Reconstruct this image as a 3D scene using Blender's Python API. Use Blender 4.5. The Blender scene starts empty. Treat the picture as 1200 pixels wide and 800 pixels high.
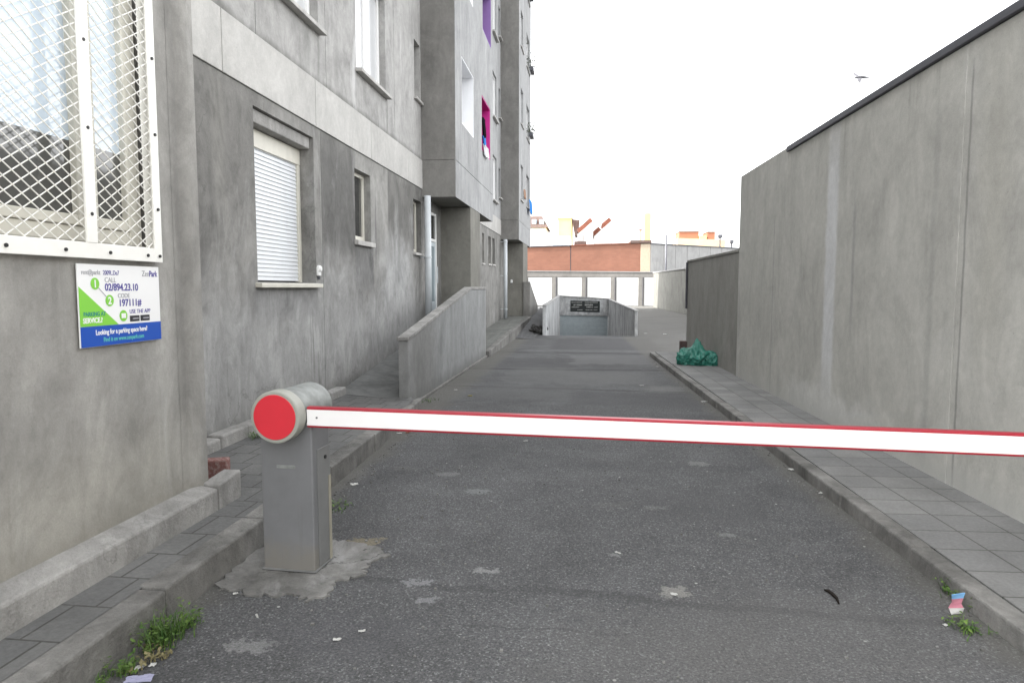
import bpy, bmesh, math, random
from mathutils import Vector, Matrix
random.seed(7)
S = bpy.context.scene
COL = S.collection
PI = math.pi
R = math.radians

# ------------------------------------------------------------------ helpers
TH = R(2.149)                       # the right-hand wall runs 2.1 degrees off the flats
def RW(a, s, z):                    # frame of the right-hand wall: a across, s along
    return (a*math.cos(TH) - s*math.sin(TH), a*math.sin(TH) + s*math.cos(TH), z)

class MB:
    def __init__(self, tf=None):
        self.v, self.f, self.m, self.tf = [], [], [], tf
    def vert(self, p):
        self.v.append(self.tf(*p) if self.tf else tuple(p)); return len(self.v)-1
    def face(self, pts, mi=0):
        self.f.append([self.vert(p) for p in pts]); self.m.append(mi)
    def box(self, x0, x1, y0, y1, z0, z1, mi=0):
        if x1 < x0: x0, x1 = x1, x0
        if y1 < y0: y0, y1 = y1, y0
        if z1 < z0: z0, z1 = z1, z0
        i = [self.vert(p) for p in ((x0,y0,z0),(x1,y0,z0),(x1,y1,z0),(x0,y1,z0),(x0,y0,z1),(x1,y0,z1),(x1,y1,z1),(x0,y1,z1))]
        for q in ((0,3,2,1),(4,5,6,7),(0,1,5,4),(1,2,6,5),(2,3,7,6),(3,0,4,7)):
            self.f.append([i[k] for k in q]); self.m.append(mi)
        return self
    def hexa(self, b, t, mi=0):     # four bottom points (ccw from above) and four top points
        i = [self.vert(p) for p in list(b)+list(t)]
        for q in ((0,3,2,1),(4,5,6,7),(0,1,5,4),(1,2,6,5),(2,3,7,6),(3,0,4,7)):
            self.f.append([i[k] for k in q]); self.m.append(mi)
        return self
    def prism(self, pts, d, mi=0):  # polygon pts extruded by vector d
        n = len(pts); d = Vector(d)
        a = [self.vert(p) for p in pts]; b = [self.vert(tuple(Vector(p)+d)) for p in pts]
        self.f.append(a[::-1]); self.m.append(mi); self.f.append(b); self.m.append(mi)
        for k in range(n):
            self.f.append([a[k], a[(k+1)%n], b[(k+1)%n], b[k]]); self.m.append(mi)
        return self
    def tube(self, pts, r, n=12, cap=True, mi=0):
        pts = [Vector(p) for p in pts]; rings = []
        for k, p in enumerate(pts):
            t = (pts[min(k+1, len(pts)-1)] - pts[max(k-1, 0)]).normalized()
            a = t.orthogonal().normalized() if abs(t.z) > .9 else t.cross(Vector((0,0,1))).normalized()
            b = t.cross(a); rr = r[k] if isinstance(r, (list, tuple)) else r
            rings.append([self.vert(tuple(p + (a*math.cos(2*PI*j/n) + b*math.sin(2*PI*j/n))*rr)) for j in range(n)])
        for k in range(len(rings)-1):
            for j in range(n):
                self.f.append([rings[k][j], rings[k][(j+1)%n], rings[k+1][(j+1)%n], rings[k+1][j]]); self.m.append(mi)
        if cap:
            self.f.append(rings[0][::-1]); self.m.append(mi); self.f.append(rings[-1]); self.m.append(mi)
        return self
    def build(self, name, mat, parent=None, bevel=0, smooth=False, seg=2):
        off = Vector((0,0,0))
        me = bpy.data.meshes.new(name)
        if parent is not None: off = wloc(parent)
        me.from_pydata([tuple(Vector(p)-off) for p in self.v], [], self.f)
        mats = mat if isinstance(mat, (list, tuple)) else [mat]
        for m in mats: me.materials.append(m)
        for p, mi in zip(me.polygons, self.m): p.material_index = mi
        bm = bmesh.new(); bm.from_mesh(me)
        bmesh.ops.recalc_face_normals(bm, faces=bm.faces) if not getattr(self, 'keepn', False) else None
        bm.to_mesh(me); bm.free()
        if smooth:
            for p in me.polygons: p.use_smooth = True
        o = bpy.data.objects.new(name, me); COL.objects.link(o)
        if parent is not None: o.parent = parent
        if bevel:
            b = o.modifiers.new('bevel', 'BEVEL'); b.width = bevel; b.segments = seg; b.limit_method = 'ANGLE'
        return o

def wloc(o):
    v = Vector((0,0,0))
    while o is not None: v += o.location; o = o.parent
    return v
def tag(o, label=None, cat=None, group=None, kind=None):
    if label: o['label'] = label
    if cat: o['category'] = cat
    if group: o['group'] = group
    if kind: o['kind'] = kind
    return o
def empty(name, loc, label, cat, group=None):
    o = bpy.data.objects.new(name, None); COL.objects.link(o); o.location = loc
    return tag(o, label, cat, group)

# ------------------------------------------------------------------ materials
class NT:
    def __init__(self, name, rough=.85, spec=.3):
        self.mat = bpy.data.materials.new(name); self.mat.use_nodes = True
        self.t = self.mat.node_tree; self.n = self.t.nodes; self.n.clear()
        self.out = self.n.new('ShaderNodeOutputMaterial')
        self.b = self.n.new('ShaderNodeBsdfPrincipled')
        self.t.links.new(self.b.outputs[0], self.out.inputs[0])
        self.b.inputs['Roughness'].default_value = rough
        self.b.inputs['Specular IOR Level'].default_value = spec
        self.geo = self.n.new('ShaderNodeNewGeometry')
        self.pos = self.geo.outputs['Position']
    def L(self, a, b): self.t.links.new(a, b)
    def put(self, sock, v):
        if hasattr(v, 'links') or hasattr(v, 'is_output'): self.L(v, sock)
        else:
            if sock.type == 'RGBA' and len(v) == 3: v = (*v, 1)
            sock.default_value = v
    def map(self, scale, loc=(0,0,0), rot=(0,0,0), vec=None):
        m = self.n.new('ShaderNodeMapping'); self.L(vec or self.pos, m.inputs[0])
        m.inputs['Scale'].default_value = scale; m.inputs['Location'].default_value = loc; m.inputs['Rotation'].default_value = rot
        return m.outputs[0]
    def noise(self, scale, detail=4, rough=.55, vec=None, dist=0, color=False):
        x = self.n.new('ShaderNodeTexNoise'); self.L(vec or self.pos, x.inputs['Vector'])
        x.inputs['Scale'].default_value = scale; x.inputs['Detail'].default_value = detail
        x.inputs['Roughness'].default_value = rough; x.inputs['Distortion'].default_value = dist
        return x.outputs['Color' if color else 'Fac']
    def voro(self, scale, vec=None, feat='F1', out='Distance', rnd=1):
        x = self.n.new('ShaderNodeTexVoronoi'); self.L(vec or self.pos, x.inputs['Vector'])
        x.inputs['Scale'].default_value = scale; x.feature = feat; x.inputs['Randomness'].default_value = rnd
        return x.outputs[out]
    def ramp(self, fac, stops):
        r = self.n.new('ShaderNodeValToRGB'); self.L(fac, r.inputs[0]); e = r.color_ramp.elements
        while len(e) < len(stops): e.new(.5)
        for k, (p, c) in enumerate(stops):
            e[k].position = p; e[k].color = (c, c, c, 1) if isinstance(c, (int, float)) else (*c, 1)
        return r.outputs[0]
    def mix(self, fac, a, b, mode='MIX'):
        m = self.n.new('ShaderNodeMix'); m.data_type = 'RGBA'; m.blend_type = mode
        self.put(m.inputs[0], fac); self.put(m.inputs[6], a); self.put(m.inputs[7], b)
        return m.outputs[2]
    def math(self, op, a, b=0, clamp=False):
        m = self.n.new('ShaderNodeMath'); m.operation = op; m.use_clamp = clamp
        self.put(m.inputs[0], a); self.put(m.inputs[1], b); return m.outputs[0]
    def xyz(self, vec=None):
        s = self.n.new('ShaderNodeSeparateXYZ'); self.L(vec or self.pos, s.inputs[0]); return s.outputs
    def step(self, v, lo, hi):
        m = self.n.new('ShaderNodeMapRange'); m.interpolation_type = 'SMOOTHSTEP'
        self.put(m.inputs[0], v); m.inputs[1].default_value = lo; m.inputs[2].default_value = hi
        return m.outputs[0]
    def rect(self, u, v, u0, u1, v0, v1, su=.02, sv=.02, wob=.0, ns=3):
        if wob:
            n = self.noise(ns, 3 if ns == 3 else 7, .55 if ns == 3 else .72); n = self.math('MULTIPLY', self.math('SUBTRACT', n, .5), wob)
            u = self.math('ADD', u, n); v = self.math('ADD', v, n)
        a = self.math('MULTIPLY', self.step(u, u0-su, u0+su), self.math('SUBTRACT', 1, self.step(u, u1-su, u1+su)))
        b = self.math('MULTIPLY', self.step(v, v0-sv, v0+sv), self.math('SUBTRACT', 1, self.step(v, v1-sv, v1+sv)))
        return self.math('MULTIPLY', a, b)
    def bump(self, h, strength=.3, dist=.01):
        b = self.n.new('ShaderNodeBump'); b.inputs['Strength'].default_value = strength; b.inputs['Distance'].default_value = dist
        self.L(h, b.inputs['Height']); self.L(b.outputs[0], self.b.inputs['Normal'])
    def col(self, c): self.put(self.b.inputs['Base Color'], c); return self.mat

def plain(name, c, rough=.5, spec=.4, metal=0, var=.12, vs=6):
    t = NT(name, rough, spec); t.b.inputs['Metallic'].default_value = metal
    n = t.noise(vs, 5, .6); d = t.ramp(n, [(.3, 1-var), (.7, 1+var*.3)])
    t.bump(t.noise(vs*12, 2), .05, .002)
    return t.col(t.mix(1, (*c,), d, 'MULTIPLY'))

def concrete(name, c, tint=(1,1,1), blotch=.25, streak=.3, white=.0, patches=(), axis=1, foot=None, boards=0, pit=.25, cracks=.0, drips=.0, seed=0):
    """weathered cast concrete: clouds, rain streaks, drips, hairline cracks, pores, painted-over patches and foot stain"""
    t = NT(name, .9, .2)
    base = (c*tint[0], c*tint[1], c*tint[2])
    s = t.xyz(); u = s[axis]; v = s[2]; o = (seed*3.7, seed*5.1, seed*2.3)
    n1 = t.ramp(t.noise(.7, 8, .66, vec=t.map((1,1,1), loc=o), dist=.9), [(.3, 1-blotch), (.5, 1.0), (.70, 1+blotch*.5)])
    gate = t.ramp(t.noise(.55, 4, .6, vec=t.map((1,1,.8), loc=(o[0]+5, 2, 8))), [(.38, .1), (.62, 1)])
    st = t.ramp(t.noise(1.5, 7, .68, vec=t.map((1.5,1.5,.26), loc=o), dist=.7), [(.28, 1-streak), (.5, 1), (.75, 1+streak*.3)])
    n5 = t.ramp(t.noise(3.6, 9, .76, vec=t.map((1,1,.75), loc=o), dist=.5), [(.28, 1-blotch*.75), (.52, 1), (.74, 1+blotch*.35)])
    n3 = t.ramp(t.noise(13, 7, .75), [(.25, .88), (.75, 1.08)])
    n4 = t.ramp(t.noise(110, 3, .6), [(.2, .90), (.8, 1.08)])
    k = t.mix(1, base, n1, 'MULTIPLY'); k = t.mix(gate, k, t.mix(1, k, st, 'MULTIPLY'))
    n6 = t.ramp(t.noise(1.7, 9, .72, vec=t.map((1,1,.55), loc=(o[0]+2,o[1]+7,3)), dist=1.5), [(.40, 1-blotch*.55), (.48, 1-blotch*.1), (.54, 1.0), (.60, 1+blotch*.4)])
    wear = t.mix(1, n5, n3, 'MULTIPLY'); wear = t.mix(1, wear, n6, 'MULTIPLY'); k = t.mix(1, k, wear, 'MULTIPLY')
    for (u0, u1, v0, v1, cc, stg, su, sv, wob) in patches:
        m = t.math('MULTIPLY', t.rect(u, v, u0, u1, v0, v1, su, sv, wob), stg)
        k = t.mix(m, k, t.mix(1, cc, wear, 'MULTIPLY'))
    if white:                       # chalky efflorescence
        w = t.ramp(t.noise(1.2, 9, .72, vec=t.map((1.6,1.6,.6), loc=(3+o[0],7,1)), dist=.8), [(.55, 0), (.70, 1)])
        k = t.mix(t.math('MULTIPLY', w, white), k, (min(.7, c*1.9), min(.7, c*1.9), min(.7, c*1.88)))
    if drips:
        d = t.ramp(t.noise(5, 5, .6, vec=t.map((1.6,1.6,.09), loc=(1,4+o[1],2))), [(.60, 0), (.70, 1)])
        g2 = t.ramp(t.noise(.9, 5, .6, vec=t.map((1,1,1), loc=(8,o[1],3))), [(.48, 0), (.62, 1)])
        k = t.mix(t.math('MULTIPLY', t.math('MULTIPLY', d, g2), drips), k, (c*.42, c*.41, c*.38))
    if cracks:
        wv = t.n.new('ShaderNodeVectorMath'); wv.operation = 'ADD'; t.L(t.pos, wv.inputs[0]); t.L(t.noise(2.5, 5, .6, color=True), wv.inputs[1])
        e = t.voro(.62, vec=wv.outputs[0], feat='DISTANCE_TO_EDGE'); cr = t.ramp(e, [(.0, 1), (.004, .8), (.009, 0)])
        g3 = t.ramp(t.noise(.7, 4, .6, vec=t.map((1,1,1), loc=(2,9+o[1],5))), [(.5, 0), (.6, 1)])
        k = t.mix(t.math('MULTIPLY', t.math('MULTIPLY', cr, g3), cracks), k, (c*.3, c*.3, c*.28))
    po = t.ramp(t.voro(7.5, vec=t.map((1,1,1), loc=o)), [(.0, 1), (.035, 1), (.06, 0)])
    k = t.mix(t.math('MULTIPLY', po, .35), k, (c*.45, c*.45, c*.43))
    k = t.mix(1, k, n4, 'MULTIPLY')
    if foot:                        # damp, dirty foot of the wall up to a ragged height
        h = t.math('ADD', v, t.math('MULTIPLY', t.noise(2.5, 6, .7), -foot[1]))
        m = t.math('SUBTRACT', 1, t.step(h, foot[0]-.18, foot[0]+.1))
        k = t.mix(t.math('MULTIPLY', m, foot[2]), k, foot[3])
    h = t.math('ADD', t.noise(45, 4, .7), t.math('MULTIPLY', t.ramp(t.voro(26), [(.0, 0), (.16, 1)]), .35))
    h = t.math('ADD', h, t.math('MULTIPLY', t.noise(3, 6, .7), .8))
    if boards:
        w = t.n.new('ShaderNodeTexWave'); w.bands_direction = 'XYZ'[axis]; w.inputs['Scale'].default_value = boards
        w.inputs['Distortion'].default_value = .3; t.L(t.pos, w.inputs[0])
        h = t.math('ADD', h, t.math('MULTIPLY', w.outputs[1], .3))
    t.bump(h, pit, .012)
    return t.col(k)

G = (1, .99, .955)
M = {}
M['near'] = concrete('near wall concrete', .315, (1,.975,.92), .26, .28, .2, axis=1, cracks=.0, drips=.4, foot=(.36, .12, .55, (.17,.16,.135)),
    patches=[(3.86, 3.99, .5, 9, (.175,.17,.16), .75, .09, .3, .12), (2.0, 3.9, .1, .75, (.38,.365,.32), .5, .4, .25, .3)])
M['low'] = concrete('ground floor render', .235, (1,.98,.93), .33, .42, .42, axis=1, cracks=.35, drips=.7, seed=1,
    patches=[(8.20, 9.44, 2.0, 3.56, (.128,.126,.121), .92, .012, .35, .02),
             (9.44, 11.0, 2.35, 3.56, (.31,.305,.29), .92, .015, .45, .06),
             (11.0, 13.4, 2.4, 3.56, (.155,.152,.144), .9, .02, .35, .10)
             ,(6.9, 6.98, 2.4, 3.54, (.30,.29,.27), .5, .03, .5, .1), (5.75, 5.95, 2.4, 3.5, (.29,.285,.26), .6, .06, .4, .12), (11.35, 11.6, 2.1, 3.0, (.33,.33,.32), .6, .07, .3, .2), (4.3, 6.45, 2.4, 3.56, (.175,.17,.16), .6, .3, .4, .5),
             (9.40, 10.2, 1.6, 2.25, (.125,.125,.125), .7, .02, .2, .05),
             (10.3, 10.36, 2.0, 3.0, (.14,.14,.14), .7, .03, .2, .05),
             (10.7, 12.4, 1.2, 2.3, (.44,.445,.445), .65, .5, .5, 1.2),
             (8.0, 9.4, 1.35, 2.0, (.36,.36,.355), .55, .3, .3, 1.0),
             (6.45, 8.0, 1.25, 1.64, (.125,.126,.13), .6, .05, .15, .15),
             (4.5, 13.0, .2, 1.5, (.37,.37,.365), .8, .6, .5, .8)],
    foot=(.2, .3, .6, (.10,.10,.095)))
M['band'] = concrete('pale concrete band', .475, (1,.982,.94), .13, .14, .1, axis=1, pit=.15, drips=.25, seed=2)
M['upper'] = concrete('upper concrete panels', .375, (1,.985,.955), .26, .16, .45, axis=1, pit=.18, cracks=.4, drips=.4, seed=3, patches=[(4, 13.3, 4.0, 4.16, (.13,.13,.12), .6, .05, .05, .12), (8.16, 8.22, 4.15, 4.7, (.17,.17,.16), .5, .025, .2, .06), (9.5, 9.56, 4.2, 4.7, (.18,.18,.17), .5, .03, .2, .06), (10.98, 11.05, 4.1, 4.72, (.16,.16,.15), .55, .03, .2, .06), (7.75, 7.95, 4.2, 4.7, (.24,.24,.23), .5, .05, .2, .1)])
M['block'] = concrete('stair tower concrete', .36, (.985,.995,1), .16, .3, .3, axis=1, pit=.15, drips=.4, seed=4)
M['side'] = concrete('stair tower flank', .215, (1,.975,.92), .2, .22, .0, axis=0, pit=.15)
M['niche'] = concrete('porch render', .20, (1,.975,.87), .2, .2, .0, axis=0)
M['plinth'] = concrete('plinth concrete', .30, (1,.98,.94), .35, .3, .3, axis=1, pit=.7, cracks=.5, drips=.5, seed=8)
M['parapet'] = concrete('ramp wall concrete', .285, (.98,1,.995), .2, .3, .2, axis=1, drips=.4, seed=5,
    patches=[(8.5, 10.2, 0, 1.5, (.17,.165,.155), .5, .5, .3, .5)], foot=(.12, .15, .6, (.13,.13,.125)))
M['right'] = concrete('boundary wall concrete', .455, (1,.985,.915), .15, .18, .12, axis=1, boards=2.2, drips=.3, seed=6,
    patches=[(7.72, 8.02, .5, 3.2, (.60,.605,.61), .85, .05, .7, .1),
             (9.95, 11.6, .3, 2.55, (.44,.435,.40), .45, .03, .15, .05),
             (5.345, 5.37, -.1, 3.2, (.25,.25,.235), .8, .01, .1, .03), (4.9, 5.2, 1.2, 3.1, (.40,.39,.345), .4, .12, .5, .2), (9.9, 9.93, -.1, 2.6, (.30,.30,.28), .7, .01, .1, .02),
             (7.25, 7.31, 1.2, 2.5, (.29,.29,.28), .6, .02, .3, .05),
             (5.75, 5.82, .2, 3.0, (.32,.32,.30), .5, .03, .3, .08),
             (6.6, 9.2, -.1, .42, (.58,.58,.56), .6, .4, .12, .7)],
    foot=(.14, .25, .65, (.42,.42,.40)))
M['right_low'] = concrete('low boundary wall concrete', .27, (1,.98,.90), .15, .2, .0, axis=1)
M['far_wall'] = concrete('far yard wall render', .19, (1,.99,.90), .2, .25, .0, axis=1)
M['box'] = concrete('ramp walls concrete', .38, (.99,1,1), .4, .45, .6, axis=1, drips=.9, seed=9)
M['white_wash'] = concrete('chalky painted concrete', .46, (.97,.99,1), .4, .5, .3, axis=1, drips=1.0, seed=10)
M['pad'] = concrete('pad concrete', .185, (1,.985,.94), .5, .1, .7, axis=1, pit=.9, cracks=.8, seed=2)
M['garage'] = concrete('garage render', .23, (1,.96,.90), .15, .2, .0, axis=0)
M['ware'] = concrete('pale shed panels', .36, (1,.995,.98), .1, .25, .0, axis=0)
M['sandstone'] = plain('sand stone trim', (.36,.30,.23), .8, .2)
M['tan'] = plain('dull beige strip', (.30,.285,.235), .8, .2)

# asphalt ------------------------------------------------------------
def asphalt(name, seam=True):
    t = NT(name, .9, .25); s = t.xyz()
    big = t.ramp(t.noise(.4, 8, .68, dist=.9), [(.3, .74), (.5, 1), (.68, 1.22)])
    mid = t.ramp(t.noise(2.2, 6, .65), [(.3, .85), (.7, 1.14)])
    fin = t.ramp(t.noise(80, 5, .85), [(.30, .48), (.5, 1), (.70, 1.7)])
    v = t.voro(118, out='Color'); chip = t.ramp(t.xyz(v)[0], [(.0, .62), (.55, 1), (.86, 1.22), (.97, 2.1)])
    k = t.mix(1, (.086,.087,.089), big, 'MULTIPLY'); k = t.mix(1, k, mid, 'MULTIPLY')
    k = t.mix(1, k, fin, 'MULTIPLY'); k = t.mix(.8, k, t.mix(1, k, chip, 'MULTIPLY'))
    # pale crushed-stone specks
    v2 = t.voro(16, vec=t.map((1,1,1), loc=(4.3,1.7,0))); sp = t.ramp(v2, [(.0, 1), (.06, 1), (.10, 0)])
    gate = t.ramp(t.noise(.8, 4, .6, vec=t.map((1,1,1), loc=(9,3,0))), [(.40, 0), (.58, 1)])
    k = t.mix(t.math('MULTIPLY', sp, gate), k, (.30,.30,.29))
    v3 = t.voro(5, vec=t.map((1,1,1), loc=(1.3,8.7,0))); sp3 = t.ramp(v3, [(.0, 1), (.03, 1), (.05, 0)])
    k = t.mix(t.math('MULTIPLY', sp3, .8), k, (.42,.42,.40))
    # worn, bleached patches
    w = t.ramp(t.noise(1.1, 7, .7, vec=t.map((1,1.6,1), loc=(2,5,0))), [(.60, 0), (.74, 1)])
    k = t.mix(t.math('MULTIPLY', w, .5), k, (.15,.148,.142))
    if seam:
        wob = t.math('MULTIPLY', t.math('SUBTRACT', t.noise(1.6, 5, .6), .5), .32)
        def line(y0, slope, half, st, kk, colr, x0=-9, x1=9):
            d = t.math('SUBTRACT', t.math('ADD', s[1], wob), t.math('ADD', t.math('MULTIPLY', s[0], slope), y0))
            m = t.math('SUBTRACT', 1, t.step(t.math('ABSOLUTE', d), half*.5, half))
            br = t.ramp(t.noise(2.3, 4, .6, vec=t.map((1,.2,1), loc=(y0,0,0))), [(.32, .25), (.5, 1)])
            m = t.math('MULTIPLY', m, br)
            m = t.math('MULTIPLY', m, t.math('MULTIPLY', t.step(s[0], x0-.1, x0+.1), t.math('SUBTRACT', 1, t.step(s[0], x1-.1, x1+.1))))
            return t.mix(t.math('MULTIPLY', m, st), kk, colr)
        k = line(3.42, -.05, .055, .42, k, (.04,.04,.041))
        k = line(3.05, -.02, .010, .5, k, (.04,.04,.04), -.6, .4)
        k = line(8.1, .06, .03, .5, k, (.05,.05,.05))
        k = line(10.6, -.08, .07, .7, k, (.045,.045,.046))
        k = line(13.2, .03, .16, .85, k, (.05,.05,.052))
        k = line(16.6, -.03, .22, .85, k, (.05,.05,.052))
        for (x0, x1, y0, y1, cc, st) in ((-1.5, 1.0, 11.2, 13.0, (.12,.12,.12), .5), (-.4, 2.0, 14.2, 16.0, (.125,.125,.126), .6),
                                         (-1.0, 1.9, 17.5, 21.5, (.055,.055,.058), .7), (-.2, 1.7, 9.2, 10.4, (.066,.066,.069), .5), (-1.7, -.2, 9.6, 11.0, (.10,.10,.10), .4), (.4, 1.2, 4.6, 5.4, (.07,.07,.072), .4), (-1.9, -.3, 13.4, 15.2, (.058,.058,.06), .5)):
            k = t.mix(t.math('MULTIPLY', t.rect(s[0], s[1], x0, x1, y0, y1, .08, .12, 1.2, 2.2), st), k, t.mix(1, cc, fin, 'MULTIPLY'))
        for (x_, y_, rx, ry, cc, st) in ((-.57,3.67,.07,.03,(.24,.24,.24),.7), (.46,3.52,.07,.06,(.24,.235,.22),.7), (-.92,3.47,.08,.04,(.22,.22,.23),.7), (-.82,3.28,.05,.03,(.22,.22,.23),.6),
                                         (-1.40,3.98,.10,.10,(.19,.165,.115),.7), (.9,4.4,.06,.03,(.2,.2,.2),.5), (-1.5,2.75,.10,.05,(.2,.2,.2),.6), (-1.2,5.6,.10,.05,(.18,.18,.18),.5), (1.0,6.2,.09,.06,(.2,.2,.195),.5), (.5,4.9,.08,.03,(.19,.19,.19),.4), (.16,3.98,.04,.02,(.22,.22,.22),.6), (-.86,5.15,.09,.05,(.19,.20,.20),.6), (.30,2.85,.5,.35,(.108,.106,.103),.4), (-1.1,2.9,.3,.2,(.07,.07,.075),.45),
                                         (1.1,3.1,.6,.5,(.112,.110,.108),.4), (.15,12.3,.6,.5,(.12,.12,.118),.5), (-.8,13.0,.5,.5,(.115,.115,.113),.5), (1.2,10.8,.25,.3,(.16,.16,.155),.6)):
            k = t.mix(t.math('MULTIPLY', t.rect(s[0], s[1], x_-rx, x_+rx, y_-ry, y_+ry, rx*(.12 if rx < .12 else .6), ry*(.12 if rx < .12 else .6), rx*(3.2 if rx < .12 else 2.4), 17 if rx < .12 else 5), st), k, t.mix(1, cc, fin, 'MULTIPLY'))
        # dusty gutters
        ra = t.math('ADD', t.math('ADD', s[0], t.math('MULTIPLY', s[1], .0375)), t.math('MULTIPLY', t.noise(2.5, 5), .35))
        g = t.math('MULTIPLY', t.step(ra, 1.95, 2.2), .5); k = t.mix(g, k, (.125,.12,.105))
        la = t.math('ADD', s[0], t.math('MULTIPLY', t.noise(2.5, 5), -.4))
        g = t.math('SUBTRACT', 1, t.step(la, -2.25, -1.98)); k = t.mix(t.math('MULTIPLY', g, .55), k, (.12,.115,.10))
    h = t.math('ADD', t.noise(70, 3, .8), t.math('MULTIPLY', t.voro(150), .6)); h = t.math('ADD', h, t.math('MULTIPLY', mid, .6))
    t.bump(h, .5, .008)
    return t.col(k)
M['asphalt'] = asphalt('worn asphalt')
M['ground'] = asphalt('yard asphalt', False)

def paving(name, c, sx, sy, left=False, rot=0.0):
    t = NT(name, .85, .25)
    vec = t.map((1,1,1), rot=(0,0,rot))
    b = t.n.new('ShaderNodeTexBrick'); t.L(vec, b.inputs[0])
    b.offset = .5 if left else 0; b.squash = 1
    b.inputs['Scale'].default_value = 1; b.inputs['Mortar Size'].default_value = .006; b.inputs['Mortar Smooth'].default_value = .3
    b.inputs['Brick Width'].default_value = sx; b.inputs['Row Height'].default_value = sy; b.inputs['Bias'].default_value = 0
    b.inputs['Color1'].default_value = (c*.90, c*.905, c*.90, 1); b.inputs['Color2'].default_value = (c*1.12, c*1.12, c*1.09, 1)
    b.inputs['Mortar'].default_value = (c*.5, c*.5, c*.46, 1)
    n1 = t.ramp(t.noise(1.6, 6, .65), [(.3, .78), (.7, 1.15)]); n2 = t.ramp(t.noise(50, 3, .6), [(.2, .82), (.8, 1.15)])
    k = t.mix(1, b.outputs[0], n1, 'MULTIPLY'); k = t.mix(1, k, n2, 'MULTIPLY')
    w = t.ramp(t.noise(5, 6, .7), [(.58, 0), (.75, 1)]); k = t.mix(t.math('MULTIPLY', w, .35), k, (c*1.5, c*1.5, c*1.42))
    t.bump(t.math('ADD', t.math('MULTIPLY', b.outputs[1], -1.5), t.noise(40, 4)), .5, .008)
    return t.col(k)
M['pave_r'] = paving('grey concrete slabs', .19, .305, .305, False, TH*-1)
M['pave_l'] = paving('old pavement slabs', .135, .20, .30, True)
M['kerb'] = concrete('kerb stone', .20, (1,.98,.93), .42, .3, .25, axis=1, pit=.8, drips=.5, seed=7)
M['ramp'] = concrete('ramp screed', .16, (.98,1,.98), .3, .1, .1, axis=1, pit=.4)
M['moss'] = concrete('mossy screed', .15, (.97,1,.93), .3, .1, .1, axis=1, pit=.4)

M['white'] = plain('white lacquered steel', (.80,.79,.75), .45, .4, 0, .06)
M['pvc'] = plain('white window frame', (.80,.80,.79), .4, .4, 0, .05)
M['cream'] = plain('cream window frame', (.62,.60,.53), .5, .35, 0, .12)
M['sill'] = plain('stone sill', (.45,.44,.42), .7, .3, 0, .25)
M['slat'] = plain('roller shutter slats', (.66,.68,.70), .45, .4, 0, .06)
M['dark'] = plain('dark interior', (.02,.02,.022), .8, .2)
M['zinc'] = plain('dark zinc flashing', (.085,.087,.10), .5, .4, .2, .2)
M['pipe'] = plain('pale grey downpipe', (.52,.55,.57), .4, .4, 0, .12)
def steel():
    t = NT('grey powder-coated steel', .5, .4); s = t.xyz()
    k = t.mix(1, (.172,.175,.182), t.ramp(t.noise(4, 7, .7), [(.3, .88), (.7, 1.06)]), 'MULTIPLY')
    h = t.math('ADD', s[2], t.math('MULTIPLY', t.noise(9, 6, .75), -.35))
    k = t.mix(t.math('MULTIPLY', t.math('SUBTRACT', 1, t.step(h, -.12, .06)), .55), k, (.20,.185,.155))          # dried splash at the foot
    d = t.ramp(t.noise(16, 4, .6, vec=t.map((1.5,1.5,.08))), [(.60, 0), (.72, 1)]); k = t.mix(t.math('MULTIPLY', d, .35), k, (.11,.11,.11))
    sc = t.ramp(t.noise(30, 6, .8, vec=t.map((1,1,.5))), [(.70, 0), (.74, 1)]); k = t.mix(t.math('MULTIPLY', sc, .5), k, (.30,.30,.29))
    t.bump(t.noise(40, 2), .05, .002); return t.col(k)
M['cabinet'] = steel()
M['cabinet_edge'] = plain('galvanised side door', (.185,.188,.188), .5, .4, 0, .15, 5)
M['head'] = plain('weathered cast aluminium', (.27,.285,.275), .55, .4, .15, .35, 14)
M['rim'] = plain('cream grey rim', (.33,.335,.30), .5, .4, 0, .1)
M['red'] = plain('red reflective film', (.62,.028,.045), .4, .45, 0, .06)
M['armred'] = plain('red painted profile', (.34,.014,.03), .4, .45, 0, .12)
M['strip'] = plain('white reflective strip', (.84,.83,.83), .4, .4, 0, .03)
M['key'] = plain('black plastic', (.015,.015,.015), .5, .4)
M['rust'] = plain('rust speckle', (.16,.075,.03), .9, .1)
M['magenta'] = plain('magenta painted reveal', (.62,.035,.30), .6, .3, 0, .05)
M['purple'] = plain('lilac painted reveal', (.30,.19,.46), .6, .3, 0, .05)
M['whitepaint'] = plain('white painted reveal', (.82,.83,.85), .6, .3, 0, .03)
M['plum'] = plain('plum curtain', (.12,.012,.055), .8, .2)
M['door'] = plain('pale blue grey door', (.50,.55,.58), .45, .4, 0, .08)
M['gate'] = plain('grey green gate', (.30,.34,.355), .6, .3, 0, .12)
M['board'] = plain('black sign board', (.02,.024,.024), .6, .3)
M['paint_grey'] = plain('faded white lettering', (.36,.36,.35), .7, .2, 0, .3)
M['gar_door'] = plain('white up-and-over door', (.78,.79,.78), .55, .3, 0, .08)
M['cloth_blue'] = plain('blue cloth', (.06,.26,.68), .9, .1)
M['cloth_white'] = plain('white cloth', (.72,.72,.74), .9, .1)
M['cloth_black'] = plain('black cloth', (.012,.012,.015), .9, .1)
M['cloth_orange'] = plain('orange cloth', (.42,.27,.2), .9, .1)
M['paper'] = plain('scrap paper', (.52,.52,.50), .8, .2, 0, .15, 30)
M['lilac'] = plain('lilac card', (.33,.33,.46), .7, .2, 0, .1, 30)
M['leafdry'] = plain('dry leaf', (.25,.22,.07), .8, .2, 0, .3, 30)
M['leafred'] = plain('reddish dry leaf', (.24,.09,.06), .8, .2, 0, .3, 30)
M['twig'] = plain('dark twig', (.018,.015,.013), .9, .1)
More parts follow.
